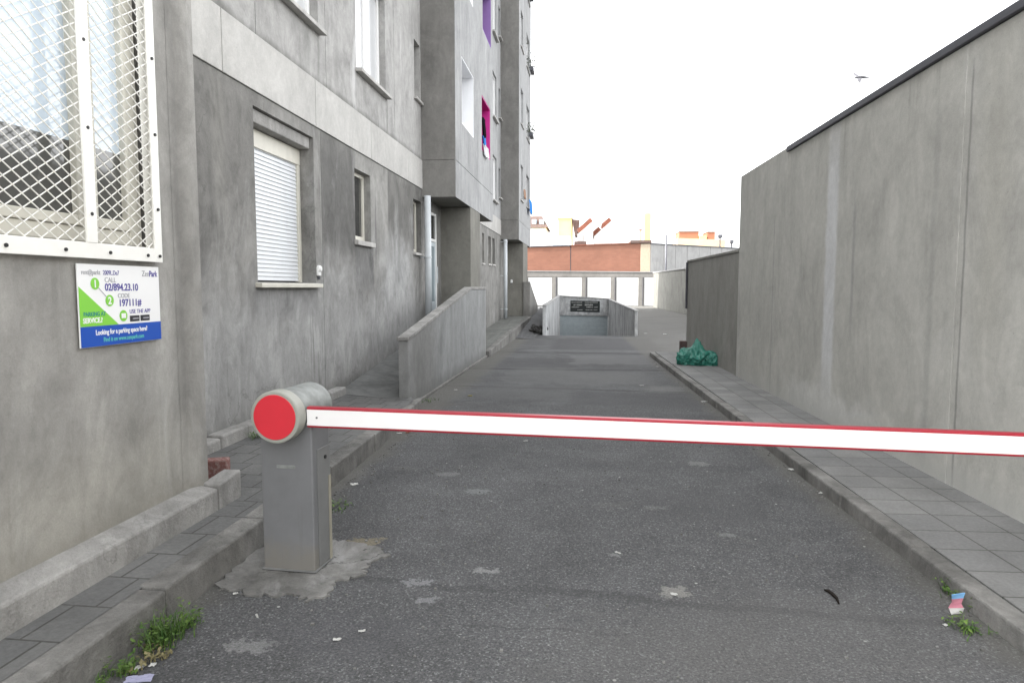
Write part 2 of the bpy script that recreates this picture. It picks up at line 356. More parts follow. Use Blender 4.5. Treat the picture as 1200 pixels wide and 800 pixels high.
M['box_brown'] = plain('brown card box', (.085,.06,.058), .9, .1)
M['sign_white'] = plain('white sign sheet', (.80,.80,.80), .35, .4, 0, .02)
M['sign_green'] = plain('green print', (.21,.56,.06), .4, .4, 0, .02)
M['sign_blue'] = plain('blue print', (.012,.075,.40), .4, .4, 0, .02)
M['ink'] = plain('violet ink', (.10,.085,.30), .5, .3, 0, .02)
M['ink_grey'] = plain('grey ink', (.33,.33,.36), .5, .3, 0, .02)
M['ink_black'] = plain('black ink', (.03,.03,.035), .5, .3, 0, .02)
M['ink_teal'] = plain('teal ink', (.03,.22,.20), .5, .3, 0, .02)
M['ink_mint'] = plain('mint ink', (.12,.50,.42), .5, .3, 0, .02)
M['bird'] = plain('dark plumage', (.10,.10,.11), .9, .1)
M['roof_brown'] = plain('brown roof tile', (.12,.085,.075), .9, .2, 0, .3, 3)
M['roof_red'] = plain('red roof tile', (.20,.075,.05), .9, .2, 0, .3, 3)
M['white_wall'] = plain('white rendered wall', (.78,.77,.74), .85, .2, 0, .06, 1)
M['yellow_wall'] = plain('pale yellow wall', (.66,.50,.22), .85, .2, 0, .08, 1)
M['cream_wall'] = plain('cream wall', (.62,.48,.30), .85, .2, 0, .08, 1)
M['orange_wall'] = plain('orange brick gable', (.30,.13,.08), .85, .2, 0, .1, 1)
M['blue_glass'] = plain('blue shed glazing', (.42,.52,.62), .3, .5, 0, .05)

def glass(name, c=(.025,.026,.026), rough=.04):
    t = NT(name, rough, .9); t.b.inputs['IOR'].default_value = 1.55
    t.bump(t.noise(1.3, 2), .03, .02); return t.col(c)
M['glass'] = glass('window glass')
M['glass_curtain'] = glass('curtained glass', (.55,.56,.57), .1)
M['glass_low'] = glass('dim lower glass', (.085,.085,.08), .08)  # dim lower reflection painted in as grey
M['glass_sky'] = glass('sky-tinted net glass', (.56,.64,.72), .06)  # sky reflection over the net curtain, painted in as pale blue
M['glass_door'] = glass('frosted door glass', (.22,.27,.29), .25)

def brickmat():
    t = NT('orange red brickwork', .9, .15)
    vec = t.map((1,1,1), rot=(R(90),0,0))
    b = t.n.new('ShaderNodeTexBrick'); t.L(vec, b.inputs[0]); b.inputs['Scale'].default_value = 1
    b.inputs['Brick Width'].default_value = .42; b.inputs['Row Height'].default_value = .16; b.inputs['Mortar Size'].default_value = .012
    b.inputs['Color1'].default_value = (.185,.088,.062,1); b.inputs['Color2'].default_value = (.21,.10,.070,1); b.inputs['Mortar'].default_value = (.17,.10,.075,1)
    n = t.ramp(t.noise(.6, 5), [(.3, .9), (.7, 1.1)])
    return t.col(t.mix(1, b.outputs[0], n, 'MULTIPLY'))
M['brickwork'] = brickmat()
def redbrick():
    t = NT('chipped red brick', .95, .1)
    n = t.noise(35, 5, .7); w = t.ramp(n, [(.46, 0), (.62, 1)])
    k = t.mix(t.math('MULTIPLY', w, .7), (.22,.11,.10), (.36,.29,.27)); t.bump(n, .6, .01); return t.col(k)
M['redbrick'] = redbrick()
def bagmat():
    t = NT('green plastic film', .32, .5); n = t.noise(9, 5, .6)
    t.bump(t.noise(22, 5, .6, dist=1.2), .7, .02)
    return t.col(t.mix(n, (.012,.10,.075), (.05,.26,.20)))
M['bag'] = bagmat()
def leafmat(name, a, b):
    t = NT(name, .6, .3); oi = t.noise(25, 2)
    return t.col(t.mix(t.ramp(oi, [(.35, 0), (.65, 1)]), a, b))
M['grass'] = leafmat('weed blades', (.035,.085,.018), (.095,.16,.035))
M['grass_dry'] = leafmat('dry weed blades', (.14,.12,.06), (.20,.18,.09))
M['leaf'] = leafmat('weed leaves', (.045,.10,.02), (.12,.19,.04))
M['leafdark'] = leafmat('balcony plant leaves', (.05,.06,.045), (.09,.10,.07))
M['rubble'] = concrete('broken rubble', .10, (1,.98,.95), .4, .1, .2, axis=1, pit=.8)

# ------------------------------------------------------------------ walls with openings
def wall_x(mb, X, y0, y1, z0, z1, ops=(), depth=.3, joints=(), mi=0):
    """wall face in the plane x = X looking towards +x; ops are openings with reveals, joints are shallow grooves"""
    rects = [(a, b, c, d, depth, False) for (a, b, c, d) in ops] + [(a, b, c, d, .03, True) for (a, b, c, d) in joints]
    ys = sorted({y0, y1} | {v for r in rects for v in r[:2] if y0 < v < y1})
    zs = sorted({z0, z1} | {v for r in rects for v in r[2:4] if z0 < v < z1})
    for i in range(len(ys)-1):
        for j in range(len(zs)-1):
            cy, cz = (ys[i]+ys[i+1])/2, (zs[j]+zs[j+1])/2
            if any(r[0] < cy < r[1] and r[2] < cz < r[3] for r in rects): continue
            mb.face([(X,ys[i],zs[j]),(X,ys[i+1],zs[j]),(X,ys[i+1],zs[j+1]),(X,ys[i],zs[j+1])], mi)
    for (a, b, c, d, dp, closed) in rects:
        a, b, c, d = max(a,y0), min(b,y1), max(c,z0), min(d,z1); Q = X-dp
        mb.face([(X,a,c),(X,b,c),(Q,b,c),(Q,a,c)], mi); mb.face([(X,a,d),(Q,a,d),(Q,b,d),(X,b,d)], mi)
        mb.face([(X,a,c),(Q,a,c),(Q,a,d),(X,a,d)], mi); mb.face([(X,b,c),(X,b,d),(Q,b,d),(Q,b,c)], mi)
        if closed: mb.face([(Q,a,c),(Q,b,c),(Q,b,d),(Q,a,d)], mi)
    mb.keepn = True
    return mb

def window(par, X, y0, y1, z0, z1, rec=.16, fw=.06, mullions=(), frame='pvc', pane='glass', sill='sill', out=.06, sth=.05):
    """window frame set rec behind the wall face, one pane mesh, projecting sill"""
    xf = X-rec; m = MB(); g = .004
    m.box(xf-.06, xf, y0+g, y0+fw, z0+g, z1-g); m.box(xf-.06, xf, y1-fw, y1-g, z0+g, z1-g)
    m.box(xf-.058, xf-.002, y0+fw, y1-fw, z0+g, z0+fw*1.2); m.box(xf-.058, xf-.002, y0+fw, y1-fw, z1-fw, z1-g)
    for q in mullions: m.box(xf-.056, xf-.004, q-fw*.7, q+fw*.7, z0+fw*1.2, z1-fw)
    w = m.build('window', M[frame], par, .006)
    MB().box(xf-.045, xf-.03, y0+fw*.9, y1-fw*.9, z0+fw, z1-fw*.9).build('pane', M[pane], w)
    if sill:
        MB().hexa([(X-rec-.02,y0-.04,z0-sth),(X+out,y0-.04,z0-sth-.012),(X+out,y1+.04,z0-sth-.012),(X-rec-.02,y1+.04,z0-sth)],
                  [(X-rec-.02,y0-.04,z0+.003),(X+out,y0-.04,z0-.012),(X+out,y1+.04,z0-.012),(X-rec-.02,y1+.04,z0+.003)]).build('sill', M[sill], w, .006)
    return w

# ------------------------------------------------------------------ THE FLATS
F, N, B, PP = -3.33, -2.51, -2.65, -2.37
TOP = 15.2
bld = empty('apartment_building', (-3.0, 12.0, 0), 'tall weathered grey concrete block of flats along the left side of the alley', 'building')

Y0 = 0.0
# core: dark mass behind the facades, keeps the sun out
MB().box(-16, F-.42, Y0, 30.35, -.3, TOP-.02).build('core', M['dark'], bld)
# near wing with the caged window
mb = wall_x(MB(), N, Y0, 4.1, 0, TOP, [(2.35, 3.72, 1.83, 3.55)], .35)
mb.face([(N,4.1,0),(N,4.1,TOP),(F-.42,4.1,TOP),(F-.42,4.1,0)]); mb.face([(N,Y0,TOP),(N,4.1,TOP),(F-.42,4.1,TOP),(F-.42,Y0,TOP)]); mb.face([(N,Y0,0),(F-.42,Y0,0),(F-.42,Y0,TOP),(N,Y0,TOP)])
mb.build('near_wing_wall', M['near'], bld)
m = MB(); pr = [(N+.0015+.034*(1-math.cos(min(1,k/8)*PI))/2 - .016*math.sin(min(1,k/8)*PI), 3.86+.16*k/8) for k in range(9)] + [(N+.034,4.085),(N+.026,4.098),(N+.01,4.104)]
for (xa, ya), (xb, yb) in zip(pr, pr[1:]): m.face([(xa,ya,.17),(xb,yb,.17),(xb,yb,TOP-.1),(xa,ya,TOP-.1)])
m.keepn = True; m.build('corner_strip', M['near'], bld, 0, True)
p = MB(); p.hexa([(N-.02,Y0,.1),(PP,Y0,.1),(PP,4.02,.1),(N-.02,4.02,.1)], [(N-.02,Y0,.335),(PP,Y0,.31),(PP,4.02,.31),(N-.02,4.02,.335)])
p.build('plinth', M['plinth'], bld, .015)
MB().hexa([(N+.02,4.026,.1),(PP+.004,4.026,.1),(PP+.004,4.30,.1),(N+.02,4.30,.1)], [(N+.02,4.026,.34),(PP+.004,4.026,.33),(PP+.004,4.30,.36),(N+.02,4.30,.36)]).build('plinth_end', M['plinth'], bld, .012)
# main recessed facade: ground floor, band, upper panels
W1, W2, W3 = (6.5, 7.97, 1.66, 3.40), (9.40, 10.10, 2.29, 3.29), (12.62, 13.22, 2.28, 3.28)
U = [(6.75, 8.2, 4.74, 6.25), (9.56, 10.97, 4.72, 6.25), (12.80, 13.24, 5.22, 6.27)]
lowm = wall_x(MB(), F, 4.1, 15.0, -.1, 3.54, [W1, W2, W3, (13.66, 14.62, .8, 3.2)], .34, [(8.19, 8.2, .3, 3.54)])
lowm.build('ground_floor_wall', M['low'], bld)
bd = MB(); ys = [4.1, 5.93, 8.03, 10.13, 12.23, 13.3]
for a, b in zip(ys, ys[1:]): bd.box(F-.05, F+.018, a+.006, b-.006, 3.545, 4.105)
bd.build('pale_band', M['band'], bld, .006)
upops = []
for k in range(3): upops += [(a, b, c+2.85*k, d+2.85*k) for (a, b, c, d) in U]
jt = [(y-.006, y+.006, 4.115, 4.6) for y in (6.62, 8.63)] + [(y-.006, y+.006, 4.115, 14) for y in (8.63, 11.9)]
jt = [(6.60, 6.612, 4.118, 14), (8.42, 8.432, 4.118, 14), (11.45, 11.462, 4.118, 14)]
wall_x(MB(), F, 4.1, 13.3, 4.112, TOP, upops, .34, jt).build('upper_wall', M['upper'], bld)

# roller-shutter window
w = MB(); a, b, c, d = W1; d -= .14; x = F-.17
w.box(x-.09, x, a+.004, b-.004, d-.19, d-.004); w.box(x-.07, x-.004, b-.075, b-.004, c+.004, d-.192); w.box(x-.07, x-.004, a+.004, a+.05, c+.004, d-.192)
sw = w.build('shutter_window', M['cream'], bld, .006)
s = MB(); z = c+.02; n = 0
while z < d-.20:
    s.hexa([(x-.055,a+.05,z),(x-.022,a+.05,z),(x-.022,b-.075,z),(x-.055,b-.075,z)], [(x-.055,a+.05,z+.044),(x-.034,a+.05,z+.044),(x-.034,b-.075,z+.044),(x-.055,b-.075,z+.044)]); z += .046
s.build('roller_shutter', M['slat'], sw)
MB().hexa([(F-.2,a-.05,c-.05),(F+.07,a-.05,c-.06),(F+.07,b+.05,c-.06),(F-.2,b+.05,c-.05)], [(F-.2,a-.05,c+.002),(F+.07,a-.05,c-.015),(F+.07,b+.05,c-.015),(F-.2,b+.05,c+.002)]).build('sill', M['cream'], sw, .006)
MB().box(F-.33, F-.045, a+.003, b-.003, d+.002, d+.137).build('lintel', M['plinth'], sw, .012)
window(bld, F, *W2, rec=.10, mullions=(9.62,), frame='cream', sth=.07); window(bld, F, *W3, rec=.10, frame='cream', mullions=(12.85,))
for k in range(3):
    for i, (a, b, c, d) in enumerate(U):
        c += 2.85*k; d += 2.85*k
        if i < 2: window(bld, F, a, b, c, d, rec=.10, fw=.07, mullions=((a+b)/2,), pane='glass_curtain', sill='sill', out=.10)
        else: window(bld, F, a, b, c, d, rec=.18, out=.06, sill='sill')
# entrance door in the porch
dm = MB(); a, b, c, d = 13.66, 14.62, .8, 3.2; x = F-.01
dm.box(x-.06, x, a+.004, a+.07, c, d-.004); dm.box(x-.06, x, b-.07, b-.004, c, d-.004); dm.box(x-.058, x-.002, a+.07, b-.07, d-.07, d-.004); dm.box(x-.058, x-.002, a+.07, b-.07, d-.62, d-.56)
fr = dm.build('entrance_door', M['pvc'], bld, .006)
MB().box(x-.05, x-.012, a+.075, b-.075, c+.01, c+.5).box(x-.05, x-.012, a+.075, a+.17, c+.5, d-.63).box(x-.05, x-.012, b-.17, b-.075, c+.5, d-.63).box(x-.05, x-.012, a+.17, b-.17, d-.72, d-.63).build('door_leaf', M['door'], fr, .004)
MB().box(x-.04, x-.025, a+.16, b-.16, c+.49, d-.71).build('door_glass', M['glass_door'], fr)
MB().box(x-.04, x-.025, a+.075, b-.075, d-.57, d-.06).build('transom_glass', M['glass'], fr)
MB().tube([(x+.04,b-.14,c+.9),(x+.04,b-.14,c+1.25)], .015).build('door_handle', M['pipe'], fr)

# stair towers over the porches
def tower(y0, y1, ops, whole):
    m = wall_x(MB(), B, y0, y1, 3.39, TOP, ops, .32, [(y0, y1, 4.11, 4.122)] + [(y0, y1, 4.11+2.85*k, 4.12+2.85*k) for k in (1,)][:0])
    m.build('tower_front', M['block'], bld)
    s = MB(); s.box(F-.42, B-.001, y0+.001, y0+.25, 3.391, 4.109); 
    z = 4.114
    while z < TOP-.1: s.box(F-.42, B-.001, y0+.001, y0+.25, z, TOP-.03); z += 100
    s.box(F-.42, B-.35, y1-.25, y1-.001, 3.391, TOP-.03)
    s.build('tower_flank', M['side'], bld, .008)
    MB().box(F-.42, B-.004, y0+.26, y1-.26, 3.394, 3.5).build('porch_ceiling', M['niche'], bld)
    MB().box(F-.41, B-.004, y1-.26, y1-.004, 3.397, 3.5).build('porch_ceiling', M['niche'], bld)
T1 = [(14.02, 15.47, 4.98, 6.34), (16.62, 18.02, 4.96, 6.28), (16.80, 18.22, 7.88, 9.2), (14.02, 15.47, 7.84, 9.2)]
tower(13.31, 18.48, T1, True)
T2 = [(26.0, 26.9, 4.98+2.85*k, 6.3+2.85*k) for k in range(4)] + [(28.3, 29.6, 4.98+2.85*k, 6.3+2.85*k) for k in range(4)]
tower(25.32, 30.36, T2, True)
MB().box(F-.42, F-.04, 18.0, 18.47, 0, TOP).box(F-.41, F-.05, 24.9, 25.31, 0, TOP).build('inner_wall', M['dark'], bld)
MB().box(-16, B-.35, 30.1, 30.34, 0, TOP-.05).build('end_wall', M['block'], bld)

def reveal(y0, y1, z0, z1, mat, back, win=True):
    """deep coloured lining of an opening in a tower, with a dark window at the back"""
    m = MB(); e = .003; q = B-.30
    m.box(q, B-.004, y1-.03, y1-e, z0+.03, z1-.03); m.box(q, B-.004, y0+e, y0+.03, z0+.03, z1-.03)
    m.box(q, B-.006, y0+e, y1-e, z1-.03, z1-e); m.box(q, B-.006, y0+e, y1-e, z0+e, z0+.03)
    o = m.build('painted_reveal', mat, bld)
    MB().box(q-.02, q+.02, y0+.03, y1-.03, z0+.03, z1-.03).build('pane', back, o)
    return o
reveal(*T1[1], M['magenta'], M['plum']); reveal(*T1[2], M['purple'], M['plum'])
for q in (T1[0], T1[3]):
    o = reveal(*q, M['whitepaint'], M['glass_curtain'])
for q in T2: window(bld, B, *q, rec=.08, out=.05, pane='glass_curtain' if random.random() < .5 else 'glass')

# stretch between the towers
lowwins = [(20.86, 21.30, 2.38, 3.3), (22.15, 22.78, 2.40, 3.3), (23.1, 23.72, 2.42, 3.3)]
wall_x(MB(), F, 16.3, 27.2, -.1, 3.54, lowwins, .3).build('ground_floor_wall', M['low'], bld)
MB().box(F-.05, F+.018, 18.49, 25.31, 3.545, 4.105).build('pale_band', M['band'], bld, .006)
stair = [(23.14, 24.2, 4.62+2.8*k, 6.15+2.8*k) for k in range(4)] + [(24.75, 25.2, 4.9+2.85*k, 5.95+2.85*k) for k in range(4)] + [(20.0, 21.6, 4.7+2.85*k, 6.2+2.85*k) for k in range(3)]
wall_x(MB(), F, 18.48, 25.32, 4.112, TOP, stair, .3, [(22.6, 22.612, 4.118, 16)]).build('upper_wall', M['block'], bld)
for q in lowwins: window(bld, F, *q, rec=.12, sill='sill', out=.03, frame='cream')
for i, q in enumerate(stair): window(bld, F, *q, rec=.06 if i < 4 else .14, sill='sill', out=.10, pane='glass_curtain' if i < 4 else 'glass')
# porch side walls (piers) and facade behind the second porch
MB().box(-17, -6.2, 30.4, 50.3, 0, TOP).build('shade_block', M['block'], bld, .02)  # unseen block added to shade the yard beyond the towers
def pier(y0, y1):
    MB().box(F-.4, B, y0, y1, -.1, 3.386).build('porch_pier', M['niche'], bld, .012)
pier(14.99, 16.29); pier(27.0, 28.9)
# downpipes with collars
def downpipe(x, y, z0, z1, r):
    m = MB(); m.tube([(x,y,z0),(x,y,z1)], r, 16)
    o = m.build('downpipe', M['pipe'], bld, 0, True)
    z = z0+.35
    while z < z1:
        c = MB(); c.tube([(x,y,z-.02),(x,y,z+.02)], r+.008, 16); c.box(x-r-.12, x-r+.01, y-.012, y+.012, z-.01, z+.01); z += 1.25
        c.build('pipe_collar', M['pipe'], o)
downpipe(-3.17, 13.1, .60, 3.389, .066); downpipe(-3.13, 25.12, .45, 3.389, .07)
# rough footing of the recessed facade
ft = MB(); yy = 5.05
while yy < 8.6:
    ln = random.uniform(.45, .8); ft.box(F-.1, F+.13+random.uniform(-.012,.012), yy, yy+ln-.01, .1, .30+random.uniform(-.015,.012)); yy += ln
ft.build('footing', M['plinth'], bld, .02)
MB().box(F-.3, F+.26, 4.72, 5.03, .1, .36).build('footing_block', M['plinth'], bld, .02)

# caged window of the near wing
a, b, c, d = 2.35, 3.635, 1.83, 3.55; x = N-.055
m = MB()
m.box(x-.06, x, a+.004, a+.08, c+.004, d-.004); m.box(x-.06, x, b-.085, b-.004, c+.004, d-.004); m.box(x-.058, x-.002, a+.08, b-.085, c+.004, c+.08); m.box(x-.058, x-.002, a+.08, b-.085, d-.08, d-.004)
m.box(x-.05, x+.012, 3.185, 3.265, c+.08, d-.08)
for (p0, p1) in ((a+.08, 3.185), (3.265, b-.085)):
    m.box(x-.05, x+.015, p0+.002, p0+.03, c+.082, d-.082); m.box(x-.05, x+.015, p1-.03, p1-.002, c+.082, d-.082); m.box(x-.048, x+.013, p0+.03, p1-.03, c+.082, c+.135)
cw = m.build('casement_window', M['cream'], bld, .006)
MB().box(x-.035, x-.02, a+.07, b-.08, c+.07, 2.33).build('pane', M['glass_low'], cw); MB().box(x-.035, x-.02, a+.07, b-.08, 2.3305, d-.07).build('sky_tint_pane', M['glass_sky'], cw)  # split where the reflected sky ends; both reflections are in the pane colours
MB().box(N-.3, N-.28, a, b, c, d).build('net_curtain', M['glass_curtain'], cw)
MB().box(N-.2, N-.06, b+.001, b+.02, c, d).build('jamb_strip', M['cream'], cw)
MB().hexa([(N-.2,a,c-.06),(N+.0,a,c-.06),(N+.0,b+.08,c-.06),(N-.2,b+.08,c-.06)], [(N-.2,a,c+.003),(N+.012,a,c-.003),(N+.012,b+.08,c-.003),(N-.2,b+.08,c+.003)]).build('sill', M['cream'], cw)
gx = N+.045; ga, gb, gc, gd = 2.26, 3.685, 1.745, 3.62
m = MB(); t = .012
m.box(gx-.012, gx, gb-.062, gb, gc, gd); m.box(gx-.012, gx, ga, ga+.062, gc, gd)
m.box(gx-.011, gx+.001, ga+.062, gb-.062, gc, gc+.078); m.box(gx-.011, gx+.001, ga+.062, gb-.062, gd-.07, gd)
m.box(gx-.010, gx+.004, 3.095, 3.165, gc+.078, gd-.07)
m.box(gx-.045, gx-.013, gb-.03, gb-.005, gc+.005, gd-.005); m.box(gx-.045, gx-.040, gb-.085, gb-.03, gc+.005, gd-.005); m.box(gx-.045, gx-.012, ga+.005, ga+.03, gc+.005, gd-.005); m.box(gx-.045, gx-.012, ga+.03, gb-.03, gc+.005, gc+.03)
cage = m.build('window_cage', M['white'], bld, .003)
m = MB(); W2_, H2_ = .094, .062; r = .0032
y0, y1, z0, z1 = ga+.05, gb-.05, gc+.06, gd-.05
def clipline(p, q):
    (py, pz), (qy, qz) = p, q; t0, t1 = 0., 1.; dy, dz = qy-py, qz-pz
    for pp_, qq_ in ((-dy, py-y0), (dy, y1-py), (-dz, pz-z0), (dz, z1-pz)):
        if abs(pp_) < 1e-9: continue
        r_ = qq_/pp_
        if pp_ < 0: t0 = max(t0, r_)
        else: t1 = min(t1, r_)
    return None if t0 >= t1 else ((py+dy*t0, pz+dz*t0), (py+dy*t1, pz+dz*t1))
kk = H2_/W2_; span = (y1-y0)
for sg in (1, -1):
    zz = z0-span*kk-.1 if sg > 0 else z0-.1
    zend = z1+.1 if sg > 0 else z1+span*kk+.1
    while zz < zend:
        cl = clipline((y0-.05, zz), (y1+.05, zz+sg*kk*(span+.1)))
        if cl: m.tube([(gx-.014-sg*.002, *cl[0]), (gx-.014-sg*.002, *cl[1])], r, 5, False)
        zz += H2_
m.build('wire_mesh', M['white'], cage)
m = MB()
for (yy, zz) in [(2.62,gc+.035),(2.95,gc+.035),(3.25,gc+.035),(3.55,gc+.035),(gb-.03,gc+.035)] + [(gb-.03, gc+.30+.42*k) for k in range(4)] + [(3.13, gc+.22+.42*k) for k in range(4)]:
    m.tube([(gx-.005,yy,zz),(gx+.008,yy,zz)], .009, 8)
m.build('rivet', M['key'], cage)

# ------------------------------------------------------------------ parking sign (hangs on the near wing)
sx = N+.022
SY0, SY1, SZ0, SZ1 = 3.045, 3.675, 1.30, 1.718
sg = empty('parking_sign', (sx, (SY0+SY1)/2, SZ0), 'white, green and blue parking information board on the wall under the caged window', 'sign')
def text(body, y, z, size, mat, par, name='lettering', dx=.0035, sqx=1., bold=0.0, align='LEFT', facing='x'):
    cu = bpy.data.curves.new(name, 'FONT'); cu.body = body; cu.size = size; cu.align_x = align; cu.offset = bold; cu.extrude = .0006
    tmp = bpy.data.objects.new('tmp', cu); COL.objects.link(tmp)
    dg = bpy.context.evaluated_depsgraph_get(); dg.update()
    me = bpy.data.meshes.new_from_object(tmp.evaluated_get(dg)); bpy.data.objects.remove(tmp); bpy.data.curves.remove(cu)
    me.name = name; off = wloc(par)
    for v in me.vertices:
        if facing == 'x': p = Vector((sx+dx+v.co.z, y+v.co.x*sqx, z+v.co.y))
        else: p = facing(v.co.x*sqx, v.co.y, v.co.z)
        v.co = p-off
    me.materials.clear(); me.materials.append(mat)
    o = bpy.data.objects.new(name, me); COL.objects.link(o); o.parent = par; return o
m = MB(); m.box(sx-.008, sx, SY0, SY1, SZ0, SZ1); m.build('board', M['sign_white'], sg, .002)
def flat(pts, mat, name, dx): MB().prism([(sx+dx-.001, y, z) for (y, z) in pts], (.001,0,0)).build(name, mat, sg)
bt = SZ0+.105
flat([(SY0+.002,SZ0+.002),(SY1-.002,SZ0+.002),(SY1-.002,bt),(SY0+.002,bt)], M['sign_blue'], 'blue_band', .002)
flat([(SY0+.002,bt+.001),(SY0+.275,bt+.001),(SY0+.002,bt+.20)], M['sign_green'], 'green_triangle', .002)
def disc(y, z, r, mat, name): flat([(y+r*math.cos(2*PI*k/28), z+r*math.sin(2*PI*k/28)) for k in range(28)], mat, name, .002)
cy1, cz1, cy2, cz2, cy3, cz3 = SY0+.115, SZ1-.098, SY0+.215, SZ1-.185, SY0+.315, SZ1-.268
for (y, z) in ((cy1,cz1),(cy2,cz2),(cy3,cz3)): disc(y, z, .030, M['sign_green'], 'green_disc')
dl = Vector((cy2-cy1, cz2-cz1)).normalized(); nl = Vector((-dl.y, dl.x))*.0018
flat([(cy1+dl.x*.03+nl.x, cz1+dl.y*.03+nl.y),(cy1+dl.x*.03-nl.x, cz1+dl.y*.03-nl.y),(cy2-dl.x*.03-nl.x, cz2-dl.y*.03-nl.y),(cy2-dl.x*.03+nl.x, cz2-dl.y*.03+nl.y)], M['ink_grey'], 'link_line', .002)
text('1', cy1, cz1-.018, .052, M['sign_white'], sg, align='CENTER', bold=.0015, dx=.0025); text('2', cy2, cz2-.018, .052, M['sign_white'], sg, align='CENTER', bold=.0015, dx=.0025)
flat([(cy3-.017,cz3-.013),(cy3+.017,cz3-.013),(cy3+.017,cz3+.013),(cy3-.017,cz3+.013)], M['sign_white'], 'phone_symbol', .003)
text('rent@parkt', SY0+.025, SZ1-.052, .034, M['ink_grey'], sg, dx=.001, sqx=.8); text('2009L.De7', SY0+.175, SZ1-.052, .034, M['ink'], sg, dx=.001, sqx=.8)
text('Zen', SY1-.150, SZ1-.055, .046, M['ink_grey'], sg, dx=.001, sqx=.85); text('Park', SY1-.088, SZ1-.055, .046, M['ink'], sg, dx=.001, sqx=.85, bold=.001)
text('CALL', SY0+.185, SZ1-.090, .036, M['ink_grey'], sg, dx=.001); text('02/894.23.10', SY0+.185, SZ1-.133, .052, M['ink'], sg, dx=.001, bold=.0012, sqx=.95)
text('CODE', SY0+.278, SZ1-.172, .034, M['ink_grey'], sg, dx=.001); text('197111#', SY0+.282, SZ1-.216, .052, M['ink'], sg, dx=.001, bold=.0012, sqx=.98)
text('USE THE APP', SY0+.365, SZ1-.258, .032, M['ink'], sg, dx=.001, sqx=.95)
for (y0_, w_) in ((SY0+.365, .078), (SY0+.452, .078)):
    flat([(y0_,SZ1-.302),(y0_+w_,SZ1-.302),(y0_+w_,SZ1-.270),(y0_,SZ1-.270)], M['ink_black'], 'store_badge', .002)
    flat([(y0_+.022,SZ1-.290),(y0_+w_-.008,SZ1-.290),(y0_+w_-.008,SZ1-.283),(y0_+.022,SZ1-.283)], M['ink_grey'], 'badge_mark', .003)
text('PARKING AT', SY0+.025, bt+.052, .030, M['ink_teal'], sg, dx=.0025, sqx=.9, bold=.0006); text('SERVICE.?', SY0+.02, bt+.018, .036, M['sign_white'], sg, dx=.0025, bold=.001, sqx=.9)
text('Looking for a parking space here?', (SY0+SY1)/2-.012, SZ0+.060, .036, M['sign_white'], sg, dx=.0025, align='CENTER', bold=.0008, sqx=.82)
text('Find it on www.zenpark.com', (SY0+SY1)/2-.0, SZ0+.022, .032, M['ink_mint'], sg, dx=.0025, align='CENTER', bold=.0004, sqx=.85)

# ------------------------------------------------------------------ GROUND, ROADS, PAVEMENTS
def shx(x, y): return x - .0195*(y-22.6)       # the basement ramp drifts a touch to the left
def sheet(name, xs, ys_, hole, z, mat, label=None):
    m = MB()
    for i in range(len(xs)-1):
        for j in range(len(ys_)-1):
            if hole and hole[0] <= xs[i] and xs[i+1] <= hole[1] and hole[2] <= ys_[j] and ys_[j+1] <= hole[3]: continue
            P = lambda a, b: ((shx(a, b) if a in (hole[0], hole[1]) and hole[2] <= b <= hole[3] else a), b, z)
            m.face([P(xs[i],ys_[j]),P(xs[i+1],ys_[j]),P(xs[i+1],ys_[j+1]),P(xs[i],ys_[j+1])])
    o = m.build(name, mat); o['kind'] = 'structure'; return o
HX0, HX1 = -1.44, 1.49
sheet('ground', [-1500,-40,HX0,HX1,40,1500], [-200,-8,22.6,41.2,90,3000], (HX0,HX1,22.6,41.2), -.02, M['ground'])
sheet('road', [-2.9,HX0,HX1,9], [-12,22.6,41.2,62], (HX0,HX1,22.6,41.2), 0, M['asphalt'])
m = MB(); m.face([(HX0,22.6,-.001),(HX1,22.6,-.001),(shx(HX1,41.2),41.2,-2.26),(shx(HX0,41.2),41.2,-2.26)])
m.build('driveway', M['asphalt'])['kind'] = 'structure'

# left pavement, then the ramp up to the porch
def strip(name, st, mat, n=4):      # stations (y, x_outer, z_outer, x_inner, z_inner)
    m = MB()
    for (y, xo, zo, xi, zi), (Y, XO, ZO, XI, ZI) in zip(st, st[1:]):
        for k in range(n):
            a, b = k/n, (k+1)/n; P = lambda y_, o, zo_, i, zi_, q: (o+(i-o)*q, y_, zo_+(zi_-zo_)*q)
            m.face([P(y,xo,zo,xi,zi,a),P(Y,XO,ZO,XI,ZI,a),P(Y,XO,ZO,XI,ZI,b),P(y,xo,zo,xi,zi,b)])
    o = m.build(name, mat); o['kind'] = 'structure'; return o
strip('pavement', [(-12,-2.13,.168,-2.48,.17),(4.1,-2.12,.168,-2.48,.17),(4.102,-2.12,.168,-3.4,.185),(5,-2.17,.17,-3.4,.19),(8.55,-2.28,.12,-3.4,.2)], M['pave_l'])
strip('access_ramp', [(8.55,-2.28,.124,-3.4,.204),(9.0,-2.46,.16,-3.4,.26),(14.0,-2.46,.8,-3.4,.8),(15.1,-2.46,.8,-3.4,.8)], M['ramp'])
